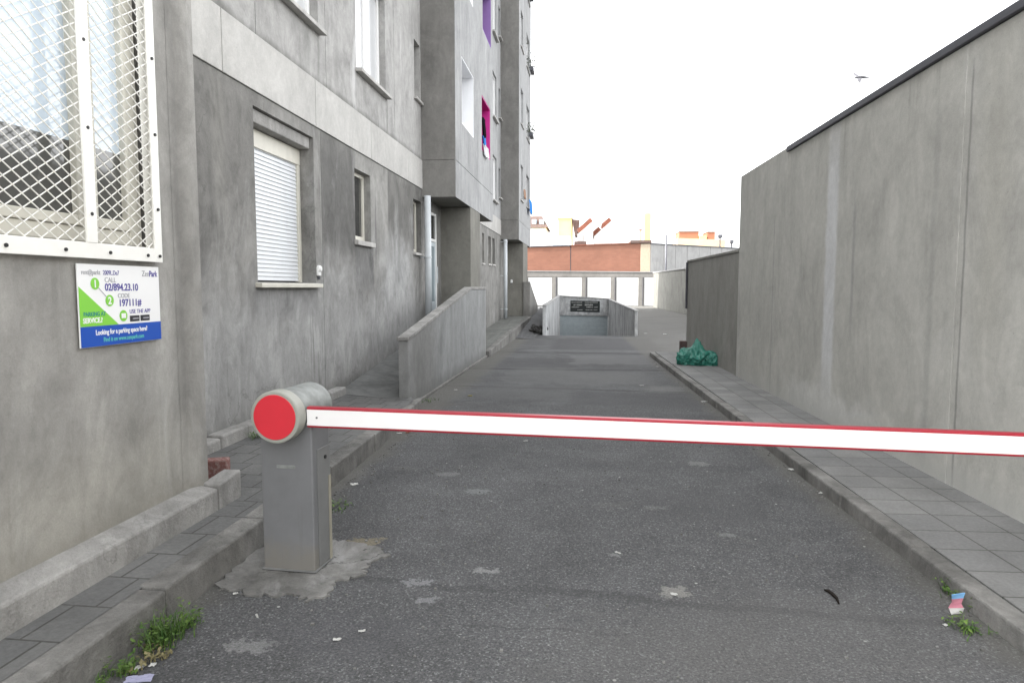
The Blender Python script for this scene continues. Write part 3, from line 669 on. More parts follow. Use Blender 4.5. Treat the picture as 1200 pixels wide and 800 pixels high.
def kerbline(name, pts, w, h0, mat, tf=None, side=1, gap=.008):
    """kerb stones between successive points; side=+1 means the stone's body lies towards -x of the line"""
    m = MB(tf)
    for (x0, y0, z0), (x1, y1, z1) in zip(pts, pts[1:]):
        L_ = math.hypot(x1-x0, y1-y0); n = max(1, round(L_/.98))
        for k in range(n):
            a, b = k/n, (k+1)/n; j = random.uniform(-.006,.006); jz = random.uniform(-.006,.004)
            X0, Y0, Z0 = x0+(x1-x0)*a+j, y0+(y1-y0)*a+gap/2, z0+(z1-z0)*a+jz; X1, Y1, Z1 = x0+(x1-x0)*b+j, y0+(y1-y0)*b-gap/2, z0+(z1-z0)*b+jz
            s_ = -w*side
            lo, hi = ((X0+s_,X0),(X1+s_,X1)) if side > 0 else ((X0,X0+s_),(X1,X1+s_))
            m.hexa([(lo[0],Y0,h0),(lo[1],Y0,h0),(hi[1],Y1,h0),(hi[0],Y1,h0)], [(lo[0],Y0,Z0),(lo[1],Y0,Z0),(hi[1],Y1,Z1),(hi[0],Y1,Z1)])
    o = m.build(name, mat, None, .014); o['kind'] = 'structure'; return o
kerbline('kerb', [(-2.0,-10,.17),(-2.0,3.9,.17),(-2.07,6.3,.175),(-2.20,8.3,.12),(-2.33,9.2,.055)], .15, -.05, M['kerb'])
m = MB(); m.box(-2.39, -2.335, 9.2, 15.35, -.05, .045); m.build('kerb', M['kerb'], None, .01)['kind'] = 'structure'
# raised pavement beyond the porch wall
strip('pavement', [(15.42,-2.42,.14,-3.4,.16),(21.5,-2.42,.34,-3.4,.25),(25.9,-2.42,.455,-3.4,.44),(31,-2.42,.52,-3.4,.52)], M['moss'])
kerbline('kerb', [(-2.3,15.42,.13),(-2.3,21.5,.34),(-2.3,26.85,.46)], .14, -.05, M['kerb'])
strip('path', [(21.0,-1.75,.006,-2.3,.02),(24.0,-1.66,.02,-2.3,.2),(27,-1.74,.16,-2.4,.40),(31,-1.85,.35,-2.4,.54),(36,-1.95,.25,-2.6,.54)], M['ground'])
# right-hand pavement
m = MB(RW); m.box(2.145, 2.94, -8, 11.9, -.02, .098); m.box(2.145, 2.97, 11.902, 15.98, -.02, .098)
m.build('pavement', M['pave_r'])['kind'] = 'structure'
kerbline('kerb', [(2.02,-8,.10),(2.02,15.98,.10)], .12, -.05, M['kerb'], RW, -1)
# rough pad under the barrier
pts = [(-1.98,3.30),(-1.72,3.22),(-1.5,3.24),(-1.42,3.18),(-1.33,3.27),(-1.37,3.40),(-1.24,3.52),(-1.27,3.66),(-1.17,3.79),(-1.25,3.9),(-1.42,3.97),(-1.6,3.99),(-1.98,4.0),(-2.0,3.7)]
rough = []
for (a, b) in zip(pts, pts[1:]+pts[:1]):
    for k in range(7):
        q = k/7; rough.append((a[0]+(b[0]-a[0])*q+random.uniform(-.022,.022), a[1]+(b[1]-a[1])*q+random.uniform(-.022,.022), -.02))
m = MB(); m.prism(rough, (0,0,.032)); m.build('concrete_pad', M['pad'], None, .004)['kind'] = 'structure'

# ------------------------------------------------------------------ walls that stand on their own
m = MB(); iX, oX = -2.50, PP
m.prism([(oX,8.62,-.1),(oX,15.36,-.1),(oX,15.36,1.56),(oX,13.42,1.56),(oX,8.62,.90)], (iX-oX,0,0))
rw = m.build('ramp_wall', M['parapet'], None, .012); tag(rw, 'low grey concrete parapet whose top slopes up beside the porch ramp', 'wall')
m = MB(); e = .012
m.prism([(oX+e,8.605,.90),(oX+e,13.42,1.562),(oX+e,15.365,1.562),(oX+e,15.365,1.615),(oX+e,13.42,1.615),(oX+e,8.605,.95)], (iX-oX-2*e,0,0))
m.build('coping', M['plinth'], rw, .008)
m = MB(); m.prism([(PP,26.92,.2),(PP,31,.2),(PP,31,.82),(PP,26.92,1.84)], (-.27,0,0))
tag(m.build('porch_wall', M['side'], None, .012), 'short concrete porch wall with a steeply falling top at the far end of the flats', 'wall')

bw = empty('boundary_wall', RW(2.94, 6, 0), 'tall grey concrete wall with dark metal coping on the right of the alley', 'wall')
m = MB(RW)
for (a, b, h) in ((-14, -1.6, 3.38), (-1.596, 5.33, 3.38), (5.334, 9.3, 3.38), (9.3, 11.72, 3.45)): m.box(2.94, 3.2, a, b, -.1, h)
m.build('wall_panels', M['right'], bw, .006)
MB(RW).box(2.91, 3.23, -14, 9.32, 3.382, 3.45).build('coping', M['zinc'], bw, .008)
lw = MB(RW).box(2.955, 3.2, 11.722, 16.55, -.1, 2.2).build('low_boundary_wall', M['right_low'], None, .01)
tag(lw, 'lower dark grey wall continuing the tall wall, behind the green rubbish bag', 'wall')
MB(RW).box(2.94, 3.22, 11.73, 16.57, 2.202, 2.25).build('coping', M['right_low'], lw, .006)
MB(RW).tube([(2.93,16.5,1.1),(2.93,16.5,2.2)], .025, 10).build('corner_pipe', M['zinc'], lw)
m = MB(); m.hexa([(5.79,41.2,0),(6.3,41.2,0),(5.6,56.1,0),(5.15,56.1,0)], [(5.79,41.2,2.72),(6.3,41.2,2.72),(5.6,56.1,2.78),(5.15,56.1,2.78)])
m.hexa([(6.42,25,0),(6.9,25,0),(6.3,41.2,0),(5.82,41.19,0)], [(6.42,25,2.9),(6.9,25,2.9),(6.3,41.19,2.9),(5.82,41.19,2.9)])
yw = m.build('yard_wall', M['far_wall'], None, .02); tag(yw, 'olive grey rendered side wall in front of the right end of the garages', 'wall')
MB().hexa([(5.74,41.0,2.725),(6.3,41.0,2.725),(5.62,56.2,2.785),(5.1,56.2,2.785)], [(5.74,41.0,2.80),(6.3,41.0,2.80),(5.62,56.2,2.86),(5.1,56.2,2.86)]).build('coping', M['ware'], yw)

# ------------------------------------------------------------------ basement ramp with its lintel and gate
rp = empty('parking_ramp', (0, 22.6, 0), 'walled basement garage ramp with grey gate at the far end of the alley', 'ramp')
def sidewall(xi, xo, z0, z1, mat):
    m = MB(); a, b = min(xi,xo), max(xi,xo)
    m.hexa([(a,22.6,-2.4),(b,22.6,-2.4),(shx(b,41),41,-2.4),(shx(a,41),41,-2.4)], [(a,22.6,z0),(b,22.6,z0),(shx(b,41),41,z1),(shx(a,41),41,z1)])
    return m.build('side_wall', mat, rp, .015)
sl = sidewall(HX0, HX0-.125, .98, 1.07, M['white_wash']); sr = sidewall(HX1, HX1+.10, .82, .87, M['box'])
for (o, xa, xb, za, zb) in ((sl, HX0-.14, HX0+.012, .983, 1.073), (sr, HX1-.012, HX1+.115, .823, .873)):
    MB().hexa([(xa,22.57,za),(xb,22.57,za),(shx(xb,40.97),40.97,zb),(shx(xa,40.97),40.97,zb)], [(xa,22.57,za+.045),(xb,22.57,za+.045),(shx(xb,40.97),40.97,zb+.045),(shx(xa,40.97),40.97,zb+.045)]).build('coping', M['ware'], o, .008)
xl, xr = shx(HX0,41)-.18, shx(HX1,41)+.15
MB().prism([(xl,41.02,-.06),(xr,41.02,-.12),(xr,41.02,.90),(xl,41.02,1.10)], (0,.25,0)).build('lintel_wall', M['box'], rp, .012)
MB().prism([(xl,40.99,1.102),(xr,40.99,.902),(xr,40.99,.95),(xl,40.99,1.15)], (0,.3,0)).build('coping', M['ware'], rp)
g = MB()
for k in range(9): g.box(xl+.2, xr-.17, 41.10, 41.14, -2.3+k*.248, -2.3+k*.248+.244)
g.build('garage_gate', M['gate'], rp, .004)
bs = empty('garage_sign', (-.26, 41.0, .14), 'black board with faded white lettering above the basement gate', 'sign')
MB().prism([(-1.15,41.015,.16),(.62,41.015,.12),(.62,41.015,.79),(-1.15,41.015,.83)], (0,-.04,0)).build('board', M['board'], bs, .006)
MB().prism([(-1.30,41.018,.03),(.82,41.018,-.03),(.82,41.018,.84),(-1.30,41.018,.90)], (0,-.015,0)).build('backing', M['white_wash'], bs)
m = MB(); random.seed(3)
for row, (z, h, segs) in enumerate(((.69,.05,((-1.08,-.45),(-.28,.5))), (.52,.09,((-.78,-.45),(-.28,.20),(-.95,-.84))), (.40,.06,((-1.08,-.62),(-.18,.22),(.3,.5))), (.24,.05,((-.72,-.42),(-.22,.18),(.25,.48))))):
    for a, b in segs:
        q = a
        while q < b:
            w_ = random.uniform(.03,.075); m.box(q, min(q+w_,b), 40.966, 40.974, z, z+h*random.uniform(.7,1)); q += w_+.02
m.build('worn_lettering', M['paint_grey'], bs)

# ------------------------------------------------------------------ BARRIER
bx, by = -1.655, 3.62
br = empty('barrier_gate', (bx, by, 0), 'grey steel barrier post with round red disc and lowered red and white boom', 'barrier')
Rz = Matrix.Rotation(R(-4), 4, 'Z')
def rb(x, y, z): v = Rz @ Vector((x,y,z)); return (bx+v.x, by+v.y, z)
m = MB(rb); m.box(-.155, .155, -.11, .10, .0155, .86); cab = m.build('cabinet', M['cabinet'], br, .008)
MB(rb).box(.1552, .159, -.06, .095, .03, .70).build('side_door', M['cabinet_edge'], cab, .003)
MB(rb).box(.1595, .162, .066, .099, .02, .52).build('rear_strip', M['tan'], cab, .002)  # narrow beige strip along the rear edge
MB(rb).tube([(.158,.03,.64),(.166,.03,.64)], .011, 12).build('lock', M['key'], cab)
MB(rb).box(-.165, .165, -.12, .11, .0155, .024).build('foot_plate', M['cabinet_edge'], cab, .003)
MB(rb).box(-.06, .052, -.1135, -.1105, .60, .619).build('maker_plate', M['head'], cab, .002)
HZ, HR = .908, .139
m = MB(rb); m.tube([(0,-.195,HZ),(0,.20,HZ)], HR-.004, 48); hd = m.build('drum', M['head'], br, .01, False)
for p in hd.data.polygons: p.use_smooth = len(p.vertices) == 4
MB(rb).tube([(0,-.222,HZ),(0,-.14,HZ)], HR+.004, 48).build('rim', M['rim'], br, .008)
MB(rb).tube([(0,-.2265,HZ),(0,-.215,HZ)], HR-.017, 48).build('red_disc', M['red'], br, .002)
# boom
ax0, ay, az = bx+.128, 3.50, .897; alen = 4.35; sag = math.tan(R(.80)); yawt = math.tan(R(-.6))
def bo(x, y, z): return (ax0+x, ay+y+yawt*x, az+z-sag*x)
h = .057
m = MB(bo); m.box(0, alen, -.022, .022, -h, h); arm = m.build('boom', M['armred'], br, .006)
MB(bo).box(.004, alen-.01, -.0255, -.0215, -h+.013, h-.014).build('reflective_strip', M['strip'], arm)
MB(bo).box(-.03, .02, .0, .05, -.05, .05).build('boom_clamp', M['head'], arm, .004)
MB(bo).tube([(.06,-.0275,.0),(.06,-.0245,.0)], .006, 10).build('bolt', M['cabinet'], arm)
# ------------------------------------------------------------------ small fixtures and things on the flats
def wall_lamp(pos, nrm, label):
    x, y, z = pos; o = empty('wall_lamp', pos, label, 'wall lamp')
    m = MB(); d = Vector(nrm); p = Vector(pos)
    m.tube([p, p+d*.03, p+d*.05], [.044, .044, .030], 16); m.box(*[q for k in range(3) for q in sorted((p[k]-.0435*(1-abs(d[k])), p[k]+.0435*(1-abs(d[k]))+.030*d[k]))][:4], p.z-.085, p.z); m.build('lamp_shade', M['pvc'], o, .006)
    MB().tube([p+d*.012-Vector((0,0,.13)), p+d*.012-Vector((0,0,.086))], .018, 8).build('cable_box', M['zinc'], o)
wall_lamp((F, 8.02, 1.83), (1,0,0), 'small round white lamp on the facade right of the roller shutter')
wall_lamp((-3.12, 27.0, 1.88), (0,-1,0), 'small white lamp on the side wall of the far porch')

def cloth(name, mat, x, y0, y1, z0, z1, label, cat='laundry', g='laundry hanging out of the tower windows', seed=0):
    rnd = random.Random(seed); m = MB(); n = 10; k = 8
    P = lambda i, j: (x+.03*math.sin(i*1.7+seed)+.05*(j/k)**.5, y0+(y1-y0)*i/n, z1-(z1-z0)*j/k*(1+.1*math.sin(i*2.1+seed)))
    for i in range(n):
        for j in range(k): m.face([P(i,j),P(i+1,j),P(i+1,j+1),P(i,j+1)])
    o = m.build(name, mat, None, 0, True)
    s = o.modifiers.new('t', 'SOLIDIFY'); s.thickness = .012
    return tag(o, label, cat, g)
cloth('towel', M['cloth_black'], B-.02, 16.72, 17.05, 5.30, 5.78, 'dark cloth hanging in the magenta window of the near tower', seed=1)
cloth('towel', M['cloth_blue'], B-.01, 16.70, 17.02, 5.12, 5.32, 'small blue cloth in the magenta window under the dark cloth', seed=2)
cloth('towel', M['cloth_white'], B+.01, 16.72, 17.3, 4.86, 5.13, 'white cloth over the sill of the magenta window', seed=3)
cloth('towel', M['cloth_blue'], B+.10, 28.7, 29.5, 4.75, 5.3, 'bright blue cloth hanging from a first floor window of the far tower', seed=4)
cloth('towel', M['cloth_orange'], B+.01, 27.1, 27.4, 5.15, 5.5, 'faded orange cloth beside the blue one on the far tower', seed=5)
def pot_plant(y, z, sz, label, seed):
    rnd = random.Random(seed); o = empty('window_box', (B+.12, y, z), label, 'plant', 'plants on the sills of the far tower')
    MB().box(B+.062, B+.22, y-.35, y+.35, z, z+.16).build('trough', M['zinc'], o, .01)
    m = MB()
    for k in range(150):
        p = Vector((B+.14+rnd.gauss(0,.10)*sz, y+rnd.gauss(0,.2), z+.2+abs(rnd.gauss(0,.18))*sz)); r = rnd.uniform(.03,.06)
        a = Vector((rnd.gauss(0,1),rnd.gauss(0,1),rnd.gauss(0,1))).normalized(); b = a.orthogonal().normalized()
        m.face([p-a*r, p+b*r*.5, p+a*r, p-b*r*.5])
    m.build('foliage', M['leafdark'], o)
for (y, z, sz, lab, sd) in ((29.2, 7.95, 1.2, 'window box of dark plants two storeys above the blue cloth', 1), (29.4, 10.7, 1.9, 'straggly window box plants highest on the far tower edge', 2), (28.8, 13.5, 1.2, 'window box plants near the top of the picture on the far tower', 3)):
    pot_plant(y, z, sz, lab, sd)

# ------------------------------------------------------------------ rubbish and odds and ends
def blob(name, c, size, mat, seed, amp=.28, knot=True, sub=5, squash=(1,1,1)):
    bm = bmesh.new(); bmesh.ops.create_icosphere(bm, subdivisions=sub, radius=1)
    from mathutils import noise as nz
    for v in bm.verts:
        d = v.co.normalized(); q = d*1.6+Vector((seed*3.1, seed, -seed))
        f_ = 1+amp*nz.fractal(q, .9, 2.1, 4)+amp*.5*(1-abs(nz.noise(q*2.3)))-amp*.55*abs(nz.noise(q*3.1+Vector((4,1,2))))-amp*.12*abs(nz.noise(q*6.3))
        p = d*f_
        if knot and d.z > .5: p.z += (d.z-.5)**1.6*2.4; p.x *= 1-(d.z-.5)*1.35; p.y *= 1-(d.z-.5)*1.35
        p.z = max(p.z, -.62)
        v.co = Vector((p.x*size[0], p.y*size[1], (p.z+.62)*size[2]))
    me = bpy.data.meshes.new(name); bm.to_mesh(me); bm.free(); me.materials.append(mat)
    for p in me.polygons: p.use_smooth = True
    o = bpy.data.objects.new(name, me); COL.objects.link(o); o.location = c; return o
c = RW(2.60, 13.35, .098)
bag = blob('rubbish_bag', c, (.23,.21,.205), M['bag'], 3, .34)
tag(bag, 'crumpled green rubbish bag slumped on the pavement against the low wall', 'rubbish bag')
c2 = RW(2.76, 13.30, .098)
b2 = blob('bag_bulge', (0,0,0), (.17,.16,.15), M['bag'], 8, .3, False); b2.parent = bag; b2.location = (.27,-.02,0)
b3 = blob('bag_bulge', (0,0,0), (.15,.15,.19), M['bag'], 12, .3, False); b3.parent = bag; b3.location = (-.22,.02,0)
c = RW(2.42, 13.9, .098)
m = MB(); m.box(c[0]-.06, c[0]+.07, c[1]-.1, c[1]+.1, c[2], c[2]+.42); tag(m.build('cardboard_box', M['box_brown'], None, .01), 'small dark brown carton standing just behind the green rubbish bag', 'box')
c = (-2.73, 4.62, .18)
Bz = Matrix.Rotation(R(18), 4, 'Z'); m = MB(lambda x, y, z: tuple(Vector(c)+Bz @ Vector((x,y,z))))
m.box(-.085, .085, -.055, .055, 0, .16); tag(m.build('red_brick', M['redbrick'], None, .012), 'chipped red brick standing behind the end of the plinth', 'brick')
rub = blob('rubble_heap', (-1.78, 23.3, .01), (.24,.3,.16), M['rubble'], 5, .6, False); tag(rub, 'dark heap of rubble against the left side of the basement ramp', 'rubble')

PSI, PIT, FOC = R(6.5503), R(4.5595), 790.
fwd = Vector((-math.sin(PSI)*math.cos(PIT), math.cos(PSI)*math.cos(PIT), -math.sin(PIT))); rgt = Vector((math.cos(PSI), math.sin(PSI), 0)); upv = rgt.cross(fwd)
def at(px, py, z=0.0):              # where a spot seen in the photo lies on the level z
    d = fwd*FOC+rgt*(px-600)+upv*(400-py); t = (z-1.6)/d.z; return Vector((0,0,1.6))+d*t
def scrap(name, px, py, w, l, mat, label, cat, group, rot=0, z=0.0, crumple=.5, seed=0):
    p = at(px, py, z); rnd = random.Random(seed+int(px)); m = MB(); n = 5
    H = [[rnd.uniform(0,1)*crumple*min(w,l)*.5 for _ in range(n+1)] for _ in range(n+1)]
    ed = [[(rnd.uniform(-.12,.12), rnd.uniform(-.12,.12)) for _ in range(n+1)] for _ in range(n+1)]
    cr, sr_ = math.cos(rot), math.sin(rot)
    def P(i, j):
        u = (i/n-.5+ed[i][j][0]*(.5 if crumple else 0))*w; v = (j/n-.5+ed[i][j][1]*(.5 if crumple else 0))*l
        return (p.x+u*cr-v*sr_, p.y+u*sr_+v*cr, z+.004+H[i][j])
    for i in range(n):
        for j in range(n): m.face([P(i,j),P(i+1,j),P(i+1,j+1),P(i,j+1)])
    o = m.build(name, mat); s = o.modifiers.new('t','SOLIDIFY'); s.thickness = .002
    return tag(o, label, cat, group)
PG = 'scraps of paper littering the asphalt'
pap = [(415,568,.075,.045,.5,'white paper scrap by the kerb just right of the barrier post'),
       (929,551,.085,.055,.2,'crumpled white tissue in the right gutter below the boom'),
       (962,578,.05,.03,.9,'small white tissue nearest the photographer in the right gutter'),
       (826,471,.13,.06,.3,'white paper in the right gutter above the boom'),
       (840,463,.08,.05,1.0,'small white paper just beyond the other one in the right gutter'),
       (163,783,.05,.035,1.2,'crumpled white paper beside the lilac card and kerb weeds'),
       (179,780,.03,.03,.2,'small white scrap right of the crumpled paper by the kerb weeds'),
       (276,696,.03,.02,.6,'white crumb on the asphalt just in front of the barrier pad'),
       (301,722,.05,.012,2.2,'thin white stick of paper on the asphalt before the barrier'),
       (424,740,.04,.02,.3,'white flake on the asphalt in the lower left of the road'),
       (395,750,.045,.025,.1,'pale grey flake left of the white one on the lower road'),
       (724,648,.05,.02,2.4,'white sliver in the middle of the road just below the boom'),
       (790,697,.04,.03,.2,'pale scrap on the tar seam in the middle of the road'),
       (780,392,.16,.16,.3,'white rag on the far asphalt right of the basement ramp'),
       (757,391,.12,.12,.7,'white rag on the far asphalt nearest the basement ramp'),
       (770,430,.08,.06,.4,'white scrap beside the far end of the right kerb'),
       (752,452,.09,.05,.4,'white scrap lying left of the right gutter beyond the boom'),
       (545,505,.05,.03,.4,'white scrap just under the left part of the boom'),
       (616,517,.06,.03,.4,'white scrap just under the boom near its middle'),
       (468,508,.07,.03,.3,'white and pink scrap beneath the boom near the left kerb'),
       (534,457,.06,.04,.4,'white scrap at the foot of the ramp wall'),
       (1106,686,.025,.02,.4,'tiny white scrap in the gutter beside the weed on the right'),
       (1108,733,.025,.02,.4,'tiny white scrap below the wrapper on the right')]
for i, (px, py, w_, l_, ro, lab) in enumerate(pap): scrap('paper_scrap', px, py, w_*.78, l_*.78, M['paper'], lab, 'litter', PG, ro, 0, .5, i)
scrap('lilac_card', 163, 796, .10, .05, M['lilac'], 'flat lilac card lying by the kerb weeds at the bottom left', 'litter', PG, .3, 0, .1, 70)
scrap('dry_leaf', 551, 464, .07, .05, M['leafdry'], 'yellowish leaf on the asphalt beside the ramp wall', 'leaf', 'fallen leaves on the road', .5, 0, .4, 40)
scrap('dry_leaf', 455, 509, .06, .04, M['leafred'], 'reddish leaf under the boom at the left kerb', 'leaf', 'fallen leaves on the road', .5, 0, .4, 41)
scrap('dry_leaf', 478, 507, .06, .04, M['leafred'], 'reddish leaf right of the other one under the boom', 'leaf', 'fallen leaves on the road', 1.5, 0, .4, 42)
pc = at(1122, 722); m = MB()
for k in range(6):
    a, b = k/6, (k+1)/6
for k in range(4):
    z0_, z1_ = .01+k*.026, .01+(k+1)*.026; wv = lambda q: .03+.008*math.sin(q*2.1)
    m.face([(pc.x-wv(k),pc.y+.012*math.sin(k),z0_),(pc.x+wv(k),pc.y+.02,z0_),(pc.x+wv(k+1),pc.y+.02,z1_),(pc.x-wv(k+1),pc.y+.012*math.sin(k+1),z1_)], 0 if k == 3 else (2 if k == 0 else 1))
M['pink'] = plain('pink wrapper', (.55,.22,.28), .5, .4); M['skyblue'] = plain('blue wrapper', (.20,.42,.70), .5, .4)
o = m.build('snack_wrapper', [M['skyblue'], M['pink'], M['paper']]); s = o.modifiers.new('t','SOLIDIFY'); s.thickness = .004
tag(o, 'blue and pink snack wrapper propped in the weed at the right kerb', 'litter')
a, b, c_ = at(966,692), at(975,697), at(983,708)
m = MB(); m.tube([a+Vector((0,0,.006)), (a+b)/2+Vector((.004,.006,.009)), b+Vector((0,0,.009)), (b+c_)/2+Vector((.008,.006,.008)), c_+Vector((0,0,.006))], [.005,.009,.009,.008,.004], 8)
tag(m.build('twig', M['twig'], None, 0, True), 'short black curved twig on the asphalt at the lower right', 'twig')

def weed(px, py, n, hgt, spread, label, seed, mats=('grass','leaf'), leafy=.3, z=0.0):
    p = at(px, py, z); rnd = random.Random(seed); o = empty('weed', p, label, 'weed', 'weeds growing at the kerbs')
    m = MB(); lf = MB()
    for k in range(n):
        b0 = Vector((p.x+rnd.gauss(0,spread), p.y+rnd.gauss(0,spread*1.4), z)); an = rnd.uniform(0,2*PI); h_ = hgt*rnd.uniform(.35,1); ln = h_*rnd.uniform(.2,.9)
        d = Vector((math.cos(an), math.sin(an), 0)); s_ = Vector((-d.y, d.x, 0)); w0 = rnd.uniform(.0018,.0042)
        pr = None
        for q in range(5):
            t_ = q/4; c0 = b0+d*ln*t_*t_+Vector((0,0,h_*(t_-.25*t_*t_))); w1 = w0*(1-t_*.92)
            cur = (c0-s_*w1, c0+s_*w1)
            if pr: m.face([pr[0],pr[1],cur[1],cur[0]])
            pr = cur
        if rnd.random() < leafy:
            for _ in range(3):
                c0 = b0+d*ln*rnd.uniform(.2,.9)+Vector((rnd.gauss(0,.012),rnd.gauss(0,.012),h_*rnd.uniform(.3,.9))); r_ = rnd.uniform(.006,.016)
                u = Vector((rnd.gauss(0,1),rnd.gauss(0,1),rnd.gauss(0,.5))).normalized(); v_ = u.cross(Vector((0,0,1))).normalized()
                lf.face([c0-u*r_, c0-u*r_*.2+v_*r_*.6, c0+u*r_, c0-u*r_*.2-v_*r_*.6])
    m.build('stems', M[mats[0]], o)
    if lf.f: lf.build('leaves', M[mats[1]], o)
weed(190, 752, 210, .17, .042, 'largest tuft of green weeds against the left kerb', 1)
weed(175, 774, 45, .05, .035, 'brownish dry fringe in front of the largest weed tuft', 2, ('grass_dry','grass_dry'), .5)
weed(150, 786, 60, .085, .022, 'small green tuft lower left of the largest weeds', 3)
weed(124, 798, 30, .06, .02, 'faint green tuft at the very bottom of the left kerb', 4)
weed(222, 732, 34, .10, .02, 'thin leafy weed right of the largest tuft at the kerb', 5, leafy=.9)
weed(1131, 704, 120, .10, .04, 'yellow green weed at the right kerb holding the wrapper', 6, leafy=.7)
weed(1133, 738, 45, .06, .03, 'low dark weed below the wrapper on the right', 7, leafy=.6)
weed(392, 594, 50, .05, .05, 'low grass behind the barrier post at the kerb', 8)
weed(497, 470, 60, .07, .09, 'grass at the foot of the ramp wall just above the boom', 9)
weed(303, 512, 60, .10, .04, 'dark green weed left of the barrier drum at the facade footing', 10, z=.19)
m = MB(); rnd = random.Random(11)
for k in range(620):                # grit in the gutters and round the pad
    if k % 5 == 4: p = Vector((rnd.gauss(-1.15,.45), rnd.gauss(4.6,1.3), 0)); p.x = max(p.x, -1.9); p.y = max(p.y, 2.2)
    elif k % 3 == 0: p = Vector((-1.97+abs(rnd.gauss(0,.05)), rnd.uniform(2.2,8), 0))
    elif k % 3 == 1:
        q = RW(2.0-abs(rnd.gauss(0,.06)), rnd.uniform(3,15), 0); p = Vector(q)
    else: p = Vector((rnd.uniform(-1.9,1.7), rnd.uniform(2.1,9), 0))
    r_ = rnd.uniform(.003,.008); m.box(p.x-r_, p.x+r_*rnd.uniform(.6,1.2), p.y-r_*rnd.uniform(.6,1.2), p.y+r_, .0005, r_*1.1)
o = m.build('grit', M['pad']); tag(o, 'loose pale grit and stone chips scattered over the asphalt', 'grit', None, 'stuff')

# ------------------------------------------------------------------ the far side: garages, sheds, roofs
gr = empty('garage_row', (0, 60, 0), 'row of white garage doors with grey pillars at the end of the alley', 'garages')
MB().box(-14, 7.2, 60.25, 66, -.05, 2.96).build('garage_body', M['garage'], gr)
MB().prism([(-14,59.98,2.56),(7.2,59.98,2.50),(7.2,59.98,2.90),(-14,59.98,3.12)], (0,.26,0)).build('fascia', M['garage'], gr, .01)
MB().prism([(-14,59.94,3.122),(7.2,59.94,2.902),(7.2,59.94,2.97),(-14,59.94,3.19)], (0,6.0,0)).build('roof_edge', M['ware'], gr)
cx = [-13.5, -10.9, -8.25, -5.68, -3.07, -.44, 2.10, 4.50, 6.95]
for q in cx:
    pl = MB().box(q-.27, q+.23, 59.97, 60.24, -.05, 2.50).build('pillar', M['garage'], gr, .01)
    MB().tube([(q+.12,59.93,.05),(q+.12,59.93,2.5)], .035, 8).build('rain_pipe', M['zinc'], pl)
for q0, q1 in zip(cx, cx[1:]):
    m = MB(); a, b = q0+.24, q1-.28; n = 12; w_ = (b-a)/n
    for k in range(n): m.box(a+k*w_+.002, a+(k+1)*w_-.002, 60.0, 60.2, .03, 2.49)
    d_ = m.build('garage_door', M['gar_door'], gr, .006)
    MB().box((a+b)/2-.08, (a+b)/2+.08, 59.97, 60.0, 1.0, 1.03).build('handle', M['zinc'], d_)

bh = empty('brick_building', (0, 66, 0), 'long flat orange brick building rising behind the white garages', 'building')
MB().prism([(-14,66.2,0),(-1.90,66.2,0),(-1.90,66.2,5.60),(-14,66.2,5.36)], (0,9,0)).build('brick_wall', M['brickwork'], bh)
MB().prism([(-1.82,66.2,0),(4.82,66.2,0),(4.82,66.2,5.84),(-1.82,66.2,5.62)], (0,9,0)).build('brick_wall', M['brickwork'], bh)
MB().box(-1.90, -1.82, 66.24, 70, 0, 5.5).build('joint', M['zinc'], bh)
MB().box(4.83, 5.75, 66.15, 70, 0, 5.78).build('stone_quoin', M['sandstone'], bh, .02)
MB().box(3.85, 5.85, 66.05, 70, 5.86, 6.12).build('parapet_cap', M['roof_brown'], bh)
MB().prism([(-14,66.1,5.38),(-1.86,66.1,5.62),(-1.86,66.1,5.72),(-14,66.1,5.48)], (0,9,0)).build('roof_edge', M['zinc'], bh)
MB().prism([(-1.86,66.1,5.63),(3.84,66.1,5.81),(3.84,66.1,5.89),(-1.86,66.1,5.71)], (0,9,0)).build('roof_edge', M['roof_red'], bh)
ch = MB().box(-1.55, -.35, 67, 68, 5.6, 6.12).build('chimney', M['roof_brown'], bh)
MB().box(-1.25, -.55, 67.1, 67.8, 6.12, 6.85).build('chimney_pot', M['ware'], ch, .02)

wh = empty('pale_shed', (10, 68, 0), 'long pale grey panelled shed wall running off to the right behind the garages', 'building')
m = MB(); x0_, y0_, x1_, y1_ = 5.78, 66.2, 19, 78
for k in range(10):
    a, b = k/10, (k+1)/10-.002; q = lambda t_: (x0_+(x1_-x0_)*t_, y0_+(y1_-y0_)*t_)
    (ax_, ay_), (bx_, by_) = q(a), q(b); m.hexa([(ax_,ay_,0),(bx_,by_,0),(bx_-.3,by_+.3,0),(ax_-.3,ay_+.3,0)], [(ax_,ay_,5.75),(bx_,by_,5.75),(bx_-.3,by_+.3,5.75),(ax_-.3,ay_+.3,5.75)])
m.build('wall_panels', M['ware'], wh, .01)
m = MB(); m.hexa([(x0_,y0_-.1,5.752),(x1_,y1_-.1,5.752),(x1_-.4,y1_+.3,5.752),(x0_-.4,y0_+.3,5.752)], [(x0_,y0_-.1,5.85),(x1_,y1_-.1,5.85),(x1_-.4,y1_+.3,5.85),(x0_-.4,y0_+.3,5.85)]); m.build('roof_edge', M['zinc'], wh)
lp = MB().tube([(7.1,65,0),(7.1,65,6.5)], [.10,.08], 10).build('steel_pole', M['zinc'], None, 0, True); tag(lp, 'thin dark steel pole standing before the pale shed wall', 'pole')

def ray(px, py, Y):                 # a far point seen in the photo at depth Y
    d = fwd*FOC+rgt*(px-600)+upv*(400-py); t = Y/d.y; return Vector((0,0,1.6))+d*t
def hbox(name, par, mat, px0, px1, pyt, Y, dep=8, z0=0, bev=0):
    a, b = ray(px0, pyt, Y), ray(px1, pyt, Y); return MB().box(a.x, b.x, Y, Y+dep, z0, a.z).build(name, mat, par, bev)
